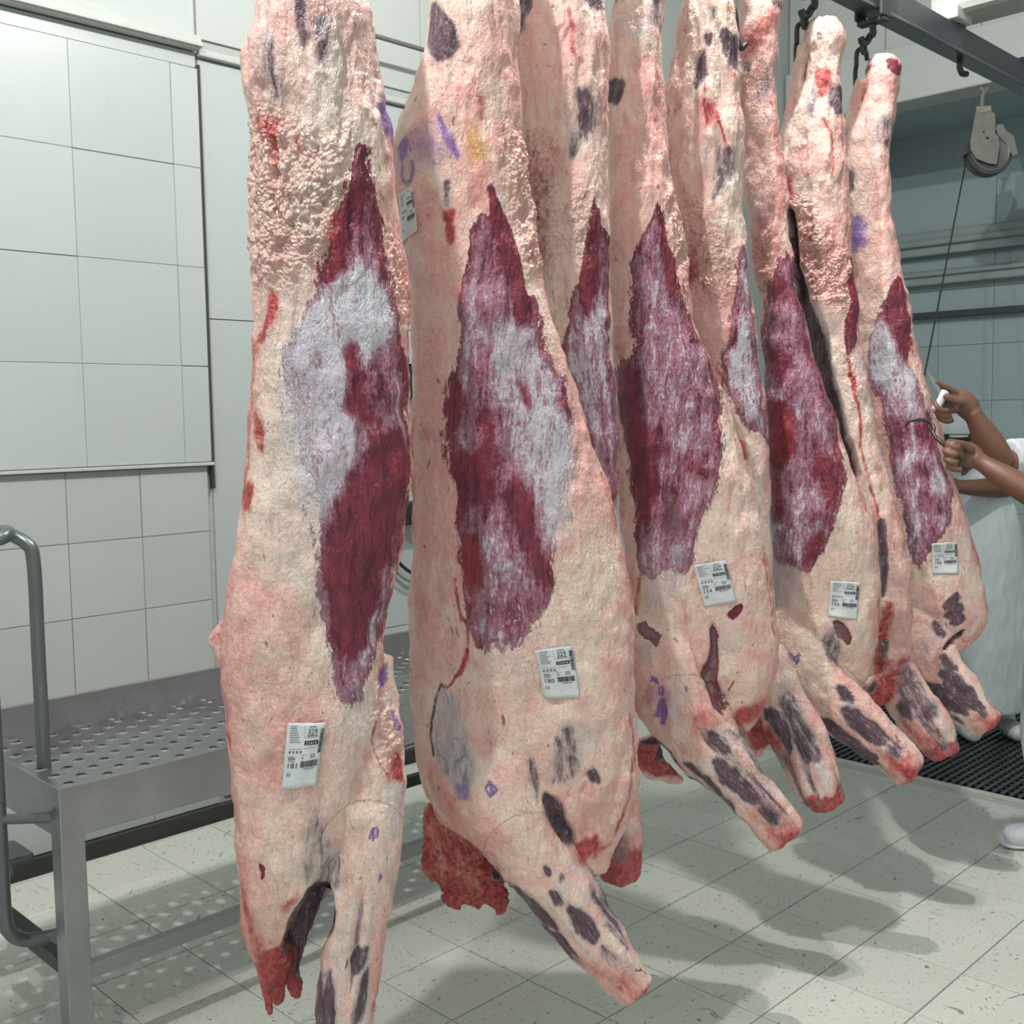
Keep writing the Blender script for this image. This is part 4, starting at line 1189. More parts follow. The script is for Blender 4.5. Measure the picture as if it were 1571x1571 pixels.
pe = [
 (('ridge', 'pale'), 'P', [(1010, -110), (1145, -110), (1150, 420), (1030, 420)], (1, .15), 14),
 ('lump', 'Q1', [(500, 1000), (650, 1150), (760, 1300), (840, 1420), (830, 1600), (500, 1600)], .9, 9),
 ('pink', 'Q1', [(480, 950), (560, 1000), (640, 1300), (640, 1600), (500, 1600)], .7, 9),
 ('blood', 'Q1', [(520, 1380), (590, 1300), (600, 1480), (540, 1560)], .6, 6),
 ('dark', 'Q1', [(715, 150), (795, 165), (812, 290), (795, 375), (745, 310)], .95, 4),
 ('dark', 'Q1', [(588, 340), (640, 280), (640, 440), (580, 495)], .9, 4), ('dark', 'Q1', [(635, 190), (672, 195), (662, 262), (638, 255)], .9, 3),
 ('dark', 'Q1', [(655, 45), (692, 55), (684, 112), (658, 105)], .6, 4),
 ('blood', 'Q1', [(600, 560), (640, 530), (695, 580), (695, 650), (640, 680), (610, 640)], .62, 6), ('blood', 'Q1', [(690, 640), (720, 700), (745, 770)], .8, 2, 2.5), ('blood', 'Q1', [(650, 190), (640, 330), (640, 500)], .6, 3, 3),
 ('dark', 'Q1', [(615, 790), (660, 780), (655, 900), (645, 990), (625, 880)], .42, 7), ('dark', 'Q1', [(700, 790), (785, 780), (795, 930), (670, 1115), (700, 950)], .62, 6),
 ('blood', 'Q1', [(735, 760), (785, 800), (760, 830)], .6, 3),
 (('muscle', 'fascia', 'raise', 'lump', 'ridge'), 'Q1', [(838, 1240), (870, 1620), (800, 1620)], (1, .75, .3, 0, 0), 4),
 (('muscle', 'fascia', 'raise', 'lump', 'ridge'), 'Q3', [(825, -20), (865, -20), (875, 250), (905, 480), (955, 750), (990, 1000), (950, 930), (850, 880), (765, 700), (728, 560), (760, 430), (815, 200)], (1, .85, .15, 0, 0), 9),
 ('fascia', 'Q3', [(745, 520), (790, 300), (830, 150), (835, 300), (800, 420)], .4, 5),
 ('blood', 'Q3', [(695, 570), (720, 620), (715, 680)], .8, 3, 3), ('blood', 'Q3', [(825, 960), (848, 1050), (820, 1000)], .9, 3), ('blood', 'Q3', [(740, 740), (800, 930), (840, 1050)], .3, 4, 3),
 ('pale', 'Q3', [(760, 760), (940, 800), (990, 1100), (960, 1500), (850, 1300)], .6, 18),
 ('fascia', 'Q5', [(820, 700), (890, 690), (950, 880), (1010, 1050), (1110, 1260), (1040, 1310), (990, 1220), (900, 1000), (820, 880)], .6, 8),
 ('dark', 'Q5', [(750, 920), (805, 895), (880, 990), (900, 1120), (835, 1060)], .9, 4),
 ('dark', 'Q5', [(825, 855), (890, 820), (980, 980), (1035, 1080), (1025, 1155), (940, 1135), (885, 990)], .66, 5),
 ('blood', 'Q5', [(830, 1110), (900, 1190), (960, 1330), (1000, 1340), (970, 1390), (900, 1260)], .4, 8),
 ('blood', 'Q5', [(960, 1345), (1030, 1320), (1090, 1335), (1140, 1255), (1170, 1320), (1100, 1400), (1060, 1450), (970, 1400)], 1, 4),
 ('blood', 'Q5', [(630, 1000), (810, 990), (900, 1180), (830, 1130), (780, 1150), (700, 1140)], .8, 8),
]
if hasattr(c, 'TENDON'): c.limb(c.TENDON, 1.0)
c.finish('carcass_side', 'fifth carcass side, thin silver flank strip, tucked behind the label 154', GRP, pe, .005, 41)
CAR['E'] = c

# ---- F
c = Carcass(2.993, .115, .085)
c.body([(-42, 1155, 1188), (-30, 1142, 1197), (0, 1136, 1200), (50, 1132, 1197), (100, 1132, 1195), (150, 1132, 1191), (200, 1136, 1196), (300, 1142, 1206), (400, 1160, 1216), (450, 1166, 1223), (500, 1170, 1236), (560, 1171, 1250), (600, 1172, 1264), (650, 1175, 1282), (700, 1178, 1300), (760, 1182, 1322), (800, 1185, 1338), (850, 1187, 1344), (900, 1190, 1349), (950, 1192, 1350), (1000, 1200, 1345), (1030, 1215, 1335), (1055, 1260, 1320)])
c.limb([(1205, 930, 26, -.03), (1222, 985, 42, -.05), (1250, 1045, 46, -.07), (1298, 1092, 41, -.08), (1345, 1136, 36, -.09), (1382, 1166, 32, -.095), (1400, 1183, 27, -.10)], .72)
pf = [
 ('blood', 'Q1', [(815, 150), (900, 130), (950, 40), (1030, 40), (1010, 160), (900, 300), (850, 380), (820, 300)], .42, 8),
 ('dark', 'Q1', [(890, 440), (950, 400), (1010, 240), (1045, 300), (1035, 450), (960, 530), (900, 530)], .40, 9),
 ('dark', 'Q1', [(850, 340), (890, 330), (880, 380), (855, 375)], .7, 3), ('dark', 'Q1', [(1000, -20), (1055, -20), (1040, 25), (1005, 20)], .7, 3),
 ('pink', 'Q1', [(800, 600), (1020, 600), (1070, 1000), (850, 1300)], .5, 16),
 ('ink', 'Q1', [(850, 1040), (1000, 1040), (1030, 1150), (870, 1230)], .34, 12),
 (('lump', 'pink'), 'Q1', [(860, 1250), (1000, 1230), (1010, 1400), (960, 1571), (870, 1571)], (.8, .5), 8),
 ('lump', 'Q4', [(-60, 40), (90, 0), (70, 150), (40, 200), (-40, 220)], .8, 8),
 (('muscle', 'fascia', 'raise', 'lump'), 'Q4', [(180, -40), (232, -20), (258, 150), (295, 350), (335, 500), (405, 660), (455, 830), (485, 1000), (505, 1150), (485, 1280), (430, 1400), (380, 1500), (330, 1620), (110, 1620), (122, 1300), (98, 1000), (55, 700), (55, 580), (78, 250), (108, 150)], (1, .6, .2, 0), 11),
 ('fascia', 'Q4', [(115, 100), (175, 85), (195, 200), (150, 245)], .08, 5), ('fascia', 'Q4', [(85, 470), (160, 410), (225, 560), (180, 650), (105, 610)], .18, 7),
 (('fascia', 'blood'), 'Q4', [(80, 770), (200, 750), (245, 900), (235, 1050), (160, 1120), (105, 1050)], (.04, .35), 6),
 ('fascia', 'Q4', [(325, 920), (420, 1040), (500, 1180), (410, 1320), (380, 1200), (335, 1050)], .2, 7), ('fascia', 'Q4', [(125, 1150), (170, 1240), (185, 1400), (122, 1480)], .12, 6),
 ('fascia', 'Q4', [(270, 1380), (420, 1330), (330, 1500), (300, 1571)], .25, 7),
 (('muscle', 'fascia'), 'Q6', [(100, -10), (395, -10), (320, 180), (275, 245), (245, 150), (105, 160)], (1, .72), 5),
 ('fascia', 'Q6', [(300, 60), (350, 40), (320, 180), (275, 240), (265, 180)], .15, 4),
 (('fascia', 'ink'), 'Q6', [(100, 150), (250, 180), (285, 380), (160, 420), (105, 380)], (.7, .28), 14),
 ('blood', 'Q6', [(265, 210), (300, 280), (290, 340)], .4, 4, 3),
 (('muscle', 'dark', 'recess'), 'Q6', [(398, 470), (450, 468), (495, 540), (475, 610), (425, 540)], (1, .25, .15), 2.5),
 ('dark', 'Q6', [(345, 555), (400, 500), (445, 600), (435, 690), (380, 650)], .55, 4),
 ('fascia', 'Q6', [(430, 640), (540, 600), (540, 760), (470, 780)], .45, 10),
 ('blood', 'Q6', [(440, 740), (560, 790), (610, 680), (600, 800), (500, 830)], .35, 10),
 ('ink', 'Q6', [(185, 620), (190, 645)], 1, 1.2, 1.5), ('ink', 'Q6', [(198, 622), (204, 645)], 1, 1.2, 1.5), ('ink', 'Q6', [(212, 640), (230, 630), (228, 652), (212, 652), (212, 640)], 1, 1.2, 1.5), ('ink', 'Q6', [(228, 652), (220, 668)], 1, 1.2, 1.5), ('ink', 'Q6', [(232, 618), (240, 628)], 1, 1.2, 1.2),
 ('dark', 'Q6', [(225, 760), (270, 750), (280, 800), (240, 810)], .4, 6),
 ('dark', 'Q6', [(410, 768), (470, 775), (505, 855), (440, 835)], .9, 3), ('dark', 'Q6', [(428, 880), (490, 865), (620, 975), (645, 1045), (560, 1025), (470, 955)], .97, 4),
 ('dark', 'Q6', [(325, 930), (400, 950), (560, 1070), (620, 1120), (560, 1105), (440, 1040)], .9, 3), ('dark', 'Q6', [(645, 1040), (700, 1065), (722, 1115), (665, 1085)], .75, 4),
 ('dark', 'Q6', [(360, 1010), (480, 1070), (620, 1150), (560, 1150), (450, 1090)], .95, 4),
 ('blood', 'Q6', [(610, 1070), (760, 1060), (860, 1190), (770, 1275), (650, 1180)], .58, 9), ('blood', 'Q6', [(755, 1215), (850, 1160), (850, 1230), (770, 1280)], 1, 4),
 ('blood', 'Q6', [(740, 1255), (770, 1255), (765, 1330), (750, 1330)], 1, 3),
]
if hasattr(c, 'TENDON'): c.limb(c.TENDON, 1.0)
c.finish('carcass_side', 'sixth carcass side, its label reading 156, beside the dark open cavity', GRP, pf, .005, 51)
CAR['F'] = c

# ---- G
c = Carcass(3.348, .10, .09)
c.body([(34, 1246, 1284), (42, 1236, 1292), (62, 1234, 1295), (85, 1240, 1290), (120, 1238, 1284), (160, 1222, 1288), (190, 1204, 1292), (215, 1192, 1294), (250, 1190, 1298), (300, 1190, 1302), (350, 1190, 1305), (400, 1195, 1306), (450, 1200, 1310), (500, 1205, 1318), (600, 1215, 1334), (700, 1225, 1352), (780, 1240, 1378), (850, 1260, 1392), (900, 1280, 1396), (950, 1290, 1398), (1000, 1295, 1396), (1040, 1305, 1386), (1075, 1320, 1370)])
c.TENDON = [(1236, 70, 9, -.02), (1226, 100, 8, -.025), (1220, 135, 9, -.02), (1210, 175, 11, -.02), (1205, 210, 12, -.01)]
c.limb([(1355, 990, 30, .0), (1376, 1040, 32, -.02), (1400, 1080, 34, -.035), (1427, 1118, 32, -.045), (1446, 1147, 28, -.05), (1453, 1160, 23, -.05)], .75)
c.limb([(1330, 1040, 22, -.06), (1345, 1065, 20, -.06), (1352, 1080, 10, -.06)], .6)
pg = [
 ('ridge', 'Q2', [(150, 0), (550, 0), (540, 1100), (200, 1000)], .8, 14),
 ('dark', 'Q2', [(300, 510), (345, 440), (375, 560), (355, 660), (312, 610)], .5, 5), ('dark', 'Q2', [(425, 480), (480, 445), (500, 560), (475, 615), (430, 560)], .95, 4),
 ('dark', 'Q2', [(360, 180), (395, 170), (390, 210), (370, 205)], .6, 3), ('blood', 'Q2', [(385, 150), (480, 130), (500, 180), (420, 200)], .4, 5),
 ('blood', 'Q2', [(378, 375), (412, 390), (400, 500), (376, 470)], .9, 4), ('blood', 'Q2', [(400, 650), (428, 760), (440, 850), (435, 960)], .7, 3, 2.5),
 ('dark', 'Q2', [(445, 960), (475, 970), (465, 1010), (450, 1000)], .5, 4), ('dark', 'Q2', [(430, 1100), (470, 1060), (460, 1150), (435, 1190)], .35, 5),
 ('blood', 'Q2', [(158, 880), (190, 910), (245, 1090), (200, 1040), (168, 960)], .85, 4),
 (('lump', 'pink', 'ridge'), 'Q2', [(190, 1080), (290, 1080), (390, 1250), (545, 1400), (545, 1600), (230, 1600)], (1, .55, 0), 7),
 ('lump', 'Q4', [(250, 0), (545, 0), (530, 270), (480, 280), (440, 120), (400, 220), (320, 140)], 1, 6),
 ('blood', 'Q2', [(250, 1280), (300, 1240), (380, 1300), (300, 1350)], .35, 6),
 (('dark', 'recess'), 'Q2', [(188, 1100), (222, 1125), (240, 1260), (240, 1480), (270, 1600), (190, 1600), (170, 1200)], (1, .9), 4),  # shade of the open cavity painted dark, along with the recess
 (('dark', 'recess', 'lump'), 'Q4', [(225, 30), (255, 60), (300, 160), (345, 290), (405, 420), (435, 600), (480, 760), (505, 900), (580, 1140), (560, 1200), (300, 1100), (180, 600), (180, 100)], (1, .9, 0), 4),  # lower run of the same painted cavity shade
 ('pale', 'Q4', [(310, 180), (420, 330), (480, 560), (560, 840), (600, 1000), (640, 1200), (600, 980), (520, 520), (450, 330)], .5, 6),
 (('muscle', 'fascia', 'raise', 'lump'), 'Q4', [(540, -60), (565, 60), (585, 250), (565, 400), (538, 510), (515, 420), (530, 250)], (1, .22, .3, 0), 3),
 ('fascia', 'Q4', [(560, 400), (620, 500), (655, 700), (745, 900), (800, 1260), (700, 1060), (640, 830), (565, 540)], .75, 8),
 ('blood', 'Q4', [(530, 520), (550, 620), (560, 720), (598, 830), (600, 980), (622, 1100), (660, 1250), (690, 1400), (712, 1580)], .75, 3, 3.5),
 ('lump', 'Q4', [(505, 500), (560, 500), (600, 760), (560, 800)], .7, 5),
 (('dark', 'muscle'), 'Q6', [(615, -10), (645, -10), (660, 150), (642, 360), (628, 330), (628, 120)], (.75, 1), 3),
 (('blood', 'lump'), 'Q6', [(632, 380), (680, 380), (690, 520), (660, 640), (700, 680), (600, 780), (600, 600)], (.75, .5), 6),
 ('blood', 'Q6', [(530, 800), (640, 760), (770, 640), (775, 760), (700, 830), (660, 900), (570, 900)], .85, 6), ('dark', 'Q6', [(560, 790), (610, 770), (600, 810), (565, 820)], .9, 3), ('dark', 'Q6', [(640, 560), (680, 570), (650, 660), (630, 640)], .7, 4),
 ('pink', 'Q6', [(660, 100), (760, 100), (790, 600), (700, 640)], .55, 12),
 (('dark', 'fascia'), 'Q6', [(720, 740), (775, 680), (835, 800), (925, 930), (840, 940), (760, 900), (705, 830)], (.62, .3), 5), ('dark', 'Q6', [(700, 900), (740, 860), (790, 960), (740, 940)], .8, 4),
 ('pale', 'Q6', [(890, 960), (980, 1020), (1000, 1070), (930, 1090)], .8, 6), ('fascia', 'Q6', [(900, 1000), (960, 1060), (940, 1090), (910, 1050)], .7, 4),
 ('blood', 'Q6', [(690, 900), (790, 940), (960, 1080), (1020, 1090), (925, 1200), (790, 1080)], .48, 7), ('blood', 'Q6', [(845, 1140), (1000, 1050), (1020, 1110), (925, 1205), (865, 1180)], 1, 4),
]
if hasattr(c, 'TENDON'): c.limb(c.TENDON, 1.0)
c.finish('carcass_side', 'seventh carcass side, dark chest cavity open toward the label 156', GRP, pg, .005, 61)
CAR['G'] = c

# ---- H
c = Carcass(3.736, .105, .085)
c.body([(86, 1338, 1368), (92, 1328, 1380), (112, 1326, 1381), (135, 1328, 1378), (165, 1322, 1372), (190, 1306, 1370), (215, 1297, 1368), (250, 1294, 1366), (300, 1297, 1366), (350, 1300, 1370), (400, 1303, 1381), (450, 1306, 1393), (500, 1310, 1401), (560, 1318, 1416), (600, 1322, 1427), (650, 1328, 1441), (700, 1335, 1454), (750, 1342, 1470), (800, 1350, 1486), (850, 1358, 1496), (900, 1368, 1509), (938, 1378, 1517), (960, 1390, 1512), (985, 1400, 1490), (1000, 1420, 1470)])
c.TENDON = [(1322, 122, 8, -.02), (1314, 145, 7.5, -.025), (1310, 170, 9, -.02), (1305, 200, 11, -.01)]
c.limb([(1395, 930, 24, -.03), (1418, 980, 36, -.05), (1442, 1032, 37, -.065), (1477, 1073, 33, -.08), (1502, 1101, 30, -.09), (1516, 1116, 24, -.09)], .72)
ph = [
 ('pink', 'Q2', [(560, 350), (690, 270), (820, 300), (810, 480), (740, 580), (540, 620)], .85, 8), ('blood', 'Q2', [(700, 420), (790, 400), (790, 480), (730, 470)], .4, 6),
 ('muscle', 'Q2', [(735, 300), (815, 320), (810, 375), (750, 375)], 1, 3), ('muscle', 'Q2', [(620, 340), (660, 320), (650, 370), (620, 380)], .8, 3),
 ('dark', 'Q2', [(690, 630), (775, 620), (765, 700), (740, 790), (670, 770)], .5, 7), ('dark', 'Q2', [(600, 600), (650, 600), (640, 700), (610, 810)], .34, 6), ('dark', 'Q2', [(490, 720), (520, 700), (510, 770), (490, 770)], .7, 4),
 ('dark', 'Q2', [(495, 880), (525, 900), (575, 960), (545, 1035), (500, 1025)], .95, 5),
 ('ink', 'Q2', [(535, 1150), (600, 1150), (635, 1220), (630, 1320), (560, 1365), (530, 1300)], .9, 10),
 ('pink', 'Q2', [(520, 1000), (760, 900), (800, 1571), (560, 1571)], .42, 20),
 (('muscle', 'fascia', 'raise'), 'Q4', [(720, 250), (740, 330), (800, 530), (860, 560), (905, 680), (965, 820), (1005, 1000), (1065, 1150), (1085, 1280), (1055, 1420), (965, 1500), (930, 1620), (870, 1620), (815, 1300), (755, 1080), (715, 760), (650, 620), (635, 440), (690, 300)], (.95, .78, .3), 7),
 (('muscle', 'fascia', 'raise'), 'Q4', [(792, 70), (832, 150), (855, 350), (845, 550), (800, 535), (740, 330), (725, 230)], (1, .08, .4), 4),
 ('fascia', 'Q4', [(650, 350), (740, 330), (800, 540), (860, 570), (880, 680), (760, 740), (660, 620)], .95, 10),
 ('fascia', 'Q4', [(745, 840), (840, 870), (835, 1060), (765, 1010)], .34, 7), ('fascia', 'Q4', [(880, 840), (980, 860), (1005, 1000), (900, 990)], .32, 7), ('fascia', 'Q4', [(880, 1080), (945, 1050), (965, 1230), (920, 1170)], .3, 6), ('fascia', 'Q4', [(900, 1240), (1000, 1240), (1050, 1350), (960, 1340)], .38, 8),
 ('blood', 'Q4', [(620, 600), (690, 720), (715, 880)], .4, 3, 3),
 (('muscle', 'fascia'), 'Q6', [(815, -10), (940, -10), (885, 80), (835, 150), (830, 60)], (.9, .6), 6), ('ink', 'Q6', [(955, 40), (985, 35), (985, 60), (960, 65)], .4, 4),
 ('dark', 'Q6', [(925, 395), (1000, 340), (1018, 380), (945, 430)], .95, 2), ('dark', 'Q6', [(935, 445), (1022, 395), (1032, 430), (958, 468)], .95, 2), ('dark', 'Q6', [(960, 480), (1030, 440), (1030, 480), (990, 505)], .95, 2),
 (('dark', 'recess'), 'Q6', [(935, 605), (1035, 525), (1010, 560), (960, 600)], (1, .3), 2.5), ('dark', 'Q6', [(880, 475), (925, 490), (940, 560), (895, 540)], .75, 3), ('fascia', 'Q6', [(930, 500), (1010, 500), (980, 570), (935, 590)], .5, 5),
 ('ink', 'Q6', [(820, 560), (860, 570), (875, 640), (840, 620)], .5, 6), ('pale', 'Q6', [(790, 500), (900, 520), (920, 600), (800, 620)], .6, 10),
 ('dark', 'Q6', [(900, 620), (955, 632), (1005, 715), (930, 690)], .8, 3), ('dark', 'Q6', [(905, 698), (980, 712), (1085, 815), (1095, 885), (1020, 865), (940, 785)], .97, 3), ('dark', 'Q6', [(800, 735), (900, 765), (1030, 865), (1055, 915), (960, 890), (860, 820)], .95, 3), ('dark', 'Q6', [(1095, 845), (1130, 870), (1132, 912), (1105, 900)], .9, 3), ('dark', 'Q6', [(860, 830), (960, 905), (1040, 965), (980, 940)], .9, 3),
 ('blood', 'Q6', [(1040, 895), (1150, 860), (1235, 960), (1170, 1070), (1050, 980)], .45, 8), ('blood', 'Q6', [(1195, 940), (1235, 960), (1165, 1075), (1150, 1040)], .95, 4),
 ('blood', 'Q6', [(1110, 420), (1150, 440), (1140, 500), (1050, 580), (1030, 570)], .4, 4, 3),
]
if hasattr(c, 'TENDON'): c.limb(c.TENDON, 1.0)
c.finish('carcass_side', 'last and furthest carcass side, the one being worked on with a hook', GRP, ph, .005, 71)
CAR['H'] = c

# ------------------------------------------------------------------ paper labels on the sides
def mat_paper():
    t = NT('label_paper')
    n = t.noise(t.obj(), 60, 4)
    c = t.mix(n, (.62, .65, .67), (.74, .77, .79))
    t.bump(t.noise(t.obj(), 45, 3, .5, .8), .5, .004)
    return t.out(c, .35, 0, .5)
M_PAPER = mat_paper()
M_PRINT = plain('black_print', (.02, .02, .022), .6)
M_PRINT2 = plain('grey_print', (.16, .165, .17), .6)
_txt = {}
def text_mesh(s):
    if s not in _txt:
        cu = bpy.data.curves.new('txt', 'FONT'); cu.body = s; cu.resolution_u = 2
        ob = bpy.data.objects.new('txt', cu); COL.objects.link(ob)
        bpy.context.view_layer.update()
        me = bpy.data.meshes.new_from_object(ob.evaluated_get(bpy.context.evaluated_depsgraph_get()))
        v = np.array([tuple(p.co)[:2] for p in me.vertices]); f = [tuple(p.vertices) for p in me.polygons]
        v = (v-v.min(0))/(v.max(0)-v.min(0))
        bpy.data.objects.remove(ob, do_unlink=True); bpy.data.meshes.remove(me); bpy.data.curves.remove(cu)
        _txt[s] = (v, f)
    return _txt[s]
def label(c, corners, number, seed=1, qty='50', big='329'):
    tl, tr, br, bl = [np.array(p, float) for p in corners]
    pts = []
    for v in np.linspace(0, 1, 7):
        for u in np.linspace(0, 1, 6):
            p = (tl*(1-u)+tr*u)*(1-v) + (bl*(1-u)+br*u)*v
            h, d = c.hit(*p)
            if h is not None: pts.append(h)
    P = np.array(pts)
    x0, z0 = P[:, 0].mean(), P[:, 2].mean()
    A = lambda x, z: np.stack([np.ones_like(x), x-x0, z-z0, (x-x0)**2, (x-x0)*(z-z0), (z-z0)**2], -1)
    co, *_ = np.linalg.lstsq(A(P[:, 0], P[:, 2]), P[:, 1], rcond=None)
    for _ in range(2):
        r = P[:, 1]-A(P[:, 0], P[:, 2])@co
        k = r < np.quantile(r, .8)+1e-6
        co, *_ = np.linalg.lstsq(A(P[k, 0], P[k, 2]), P[k, 1], rcond=None)
    lift = max(0, -(P[:, 1]-A(P[:, 0], P[:, 2])@co).min())*1.0 + .003
    q = []
    for p in (tl, tr, br, bl):
        r = ray(*p); o = CAM-c.O; o = np.array([o@c.rt, o@c.n, o[2]]); d = np.array([r@c.rt, r@c.n, r[2]])
        t = (P[:, 1].mean()-lift-o[1])/d[1]
        h = o+d*t; q.append(np.array([h[0], h[2]]))
    TL, TR, BR, BL = q
    rs = np.random.RandomState(seed)
    ph = rs.rand(4)*6
    def M(u, v, h=0.0):
        p = (TL*(1-u)+TR*u)*(1-v) + (BL*(1-u)+BR*u)*v
        y = (A(np.array([p[0]]), np.array([p[1]]))@co)[0] - lift - h
        y -= .0012*math.sin(u*7+ph[0]+v*3)+.001*math.sin(v*9+ph[1]-u*4)
        return (p[0], y, p[1])
    n, m = 12, 16
    V = [M(i/n, j/m) for j in range(m+1) for i in range(n+1)]
    Fq = [(j*(n+1)+i, (j+1)*(n+1)+i, (j+1)*(n+1)+i+1, j*(n+1)+i+1) for j in range(m) for i in range(n)]
    lab = mesh_obj('paper_label', V, Fq, M_PAPER, c.e, True)
    so = lab.modifiers.new('thick', 'SOLIDIFY'); so.thickness = .0006; so.offset = -1
    lab['label'] = 'white printed paper label stuck on the fat'
    def rects(rs_, name, mat, h=.0008):
        Vv, Ff = [], []
        for (u0, v0, u1, v1) in rs_:
            nu = max(1, int((u1-u0)/.12)); nv = max(1, int((v1-v0)/.12))
            b = len(Vv)
            for j in range(nv+1):
                for i in range(nu+1): Vv.append(M(u0+(u1-u0)*i/nu, v0+(v1-v0)*j/nv, h))
            for j in range(nv):
                for i in range(nu): Ff.append((b+j*(nu+1)+i, b+(j+1)*(nu+1)+i, b+(j+1)*(nu+1)+i+1, b+j*(nu+1)+i+1))
        return mesh_obj(name, Vv, Ff, mat, lab)
    def texts(ts, name, mat, h=.0008):
        Vv, Ff = [], []
        for s, u0, v0, u1, v1 in ts:
            tv, tf = text_mesh(s); b = len(Vv)
            Vv += [M(u0+(u1-u0)*a, v1-(v1-v0)*bb, h) for a, bb in tv]
            Ff += [tuple(b+i for i in f) for f in tf]
        return mesh_obj(name, Vv, Ff, mat, lab)
    R = []
    for i in range(8): R.append((.09, .04+i*.034, .09+rs.uniform(.15, .36), .05+i*.034))
    R += [(.47, .03, .475, .215), (.47, .213, .86, .219), (.58, .045, .76, .06), (.55, .182, .82, .2), (.1, .385, .45, .392), (.5, .38, .82, .386)]
    for i in range(4): R.append((.1+i*.1, .415, .1+i*.1+.055, .45))
    R += [(.1, .50, .26, .512), (.1, .525, .3, .545), (.1, .565, .28, .575), (.42, .475, .60, .481), (.46, .515, .53, .53), (.56, .695, .86, .708)]
    tag(rects(R, 'small_print', M_PRINT2), kind='stuff')
    B = []
    v = .09
    while v < .47:
        h = rs.choice([.004, .006, .010]); B.append((.885, v, .985, v+h)); v += h+rs.choice([.003, .004, .006])
    u = .46
    while u < .94:
        h = rs.choice([.006, .010, .016]); B.append((u, .575, u+h, .675)); u += h+rs.choice([.005, .006, .009])
    tag(rects(B, 'barcode', M_PRINT), kind='stuff')
    rects([(.50, .268, .865, .335)], 'number_block', M_PRINT, .0007)
    tag(texts([('21414', .54, .28, .82, .324)], 'block_number', M_PAPER, .0013), kind='stuff')
    tx = [('H', .10, .745, .19, .81)]
    if big: tx.append((big, .56, .085, .80, .17))
    if qty: tx.append((qty, .70, .475, .83, .545))
    if number: tx.append((number, .11, .60, .36, .68))
    tag(texts(tx, 'figures', M_PRINT, .0009), kind='stuff')
label(CAR['A'], [(441, 1110), (501, 1107), (484, 1205), (432, 1214)], '181', 1)
label(CAR['B'], [(820, 996), (878, 991), (890, 1070), (836, 1073)], '180', 2)
label(CAR['B'], [(612, 297), (633, 289), (641, 355), (614, 370)], '', 3, '50', '')
label(CAR['D'], [(1063, 867), (1114, 859), (1130, 923), (1081, 932)], '154', 4)
label(CAR['F'], [(1274, 891), (1320, 894), (1315, 951), (1270, 945)], '156', 5)
label(CAR['H'], [(1429, 833), (1469, 831), (1471, 880), (1431, 881)], '188', 6)

# ------------------------------------------------------------------ hooks
def hook(c, px, py, group='hooks holding the sides on the rail', which='first'):
    """trolley, swivel and hook for one side; (px, py) is where the hook enters the shank"""
    lx, lz = c.L(px, py)
    wp = c.world(lx, -.01, lz)
    e = empty('meat_hook', (wp[0], RY, RZ)); tag(e, f'dark iron meat hook and trolley holding up the {which} side', 'hook', group)
    X, Y = 0.0, wp[1]-RY
    H = lz-RZ                     # negative: entry height below the rail
    MB().box((-.035, -.052, -.02), (.035, -.040, .17), .004).build('side_plate', M_IRON, e)
    MB().box((-.035, .040, -.02), (.035, .052, .17), .004).build('side_plate', M_IRON, e)
    MB().lathe([(.045, -.016), (.05, -.01), (.042, 0), (.05, .01), (.045, .016)], (0, 0, .158), (0, 1, 0), 20).build('wheel', M_IRON, e, True)
    MB().tube([(0, -.06, .158), (0, .06, .158)], .01, 10).build('axle', M_IRON, e, True)
    MB().box((-.02, -.05, -.035), (.02, .05, -.018), .004).build('crosspiece', M_IRON, e)
    top = -.035
    L = top-H
    if L > .12:
        k = min(.13, L*.36)
        J = [(0, 0, top), (.004, 0, top-.03), (.008, Y*.2, top-k*.55), (-.004, Y*.3, top-k*.9), (-.028, Y*.35, top-k), (-.04, Y*.35, top-k*.8)]
        MB().tube(smooth_path(J, 6), [.012]*31, 10).build('swivel_hook', M_IRON, e, True)
        z1 = top-k+.012
        lr_ = min(.036, L*.14)
        ring = [(-.02+lr_*.55*math.sin(a), Y*.35, z1-lr_+lr_*math.cos(a)) for a in np.linspace(0, 2*math.pi, 17)]
        MB().tube(ring, .007, 8, False).build('link', M_IRON, e, True)
        z2 = z1-lr_*2+.006
    else:
        z2 = top
    S = [(.012, Y*.4, z2-.02), (.014, Y*.5, z2+.008), (-.006, Y*.55, z2+.016), (-.024, Y*.7, z2+.002), (-.016, Y*.8, z2-.04), (-.006, Y*.9, (z2+H)/2), (0, Y, H+.02), (.005, Y, H-.03), (.025, Y, H-.055), (.05, Y, H-.04)]
    MB().tube(smooth_path(S, 6), [.008]*55, 10).build('shank_hook', M_IRON, e, True)
hk = [('A', 452, -230), ('B', 705, -170), ('C', 860, -110), ('D', 975, -75), ('E', 1129, 42), ('F', 1166, -5), ('G', 1221, 88), ('H', 1312, 122)]
for (k, x, y), wd in zip(hk, ('first and nearest', 'second', 'third', 'fourth', 'fifth', 'sixth', 'seventh', 'last and furthest')):
    hook(CAR[k], x, y, which=wd)

# ------------------------------------------------------------------ lamps the room has (above the frame)
M_EMIT = None
for i, L in enumerate((LAMP, LAMP2)):
    e = empty('ceiling_lamp', L)
    tag(e, ('round grey high-bay lamp over the row of sides', 'round grey high-bay lamp over the platform end')[i], 'lamp', 'high-bay lamps')
    MB().lathe([(.05, .29), (.06, .2), (.10, .16), (.17, .12), (.172, .11), (.10, .14)], (0, 0, 0), (0, 0, 1), 24).build('shade', M_TRIM, e, True)
    MB().tube([(0, 0, .28), (0, 0, .34)], .012, 8).build('stem', M_TRIM, e)

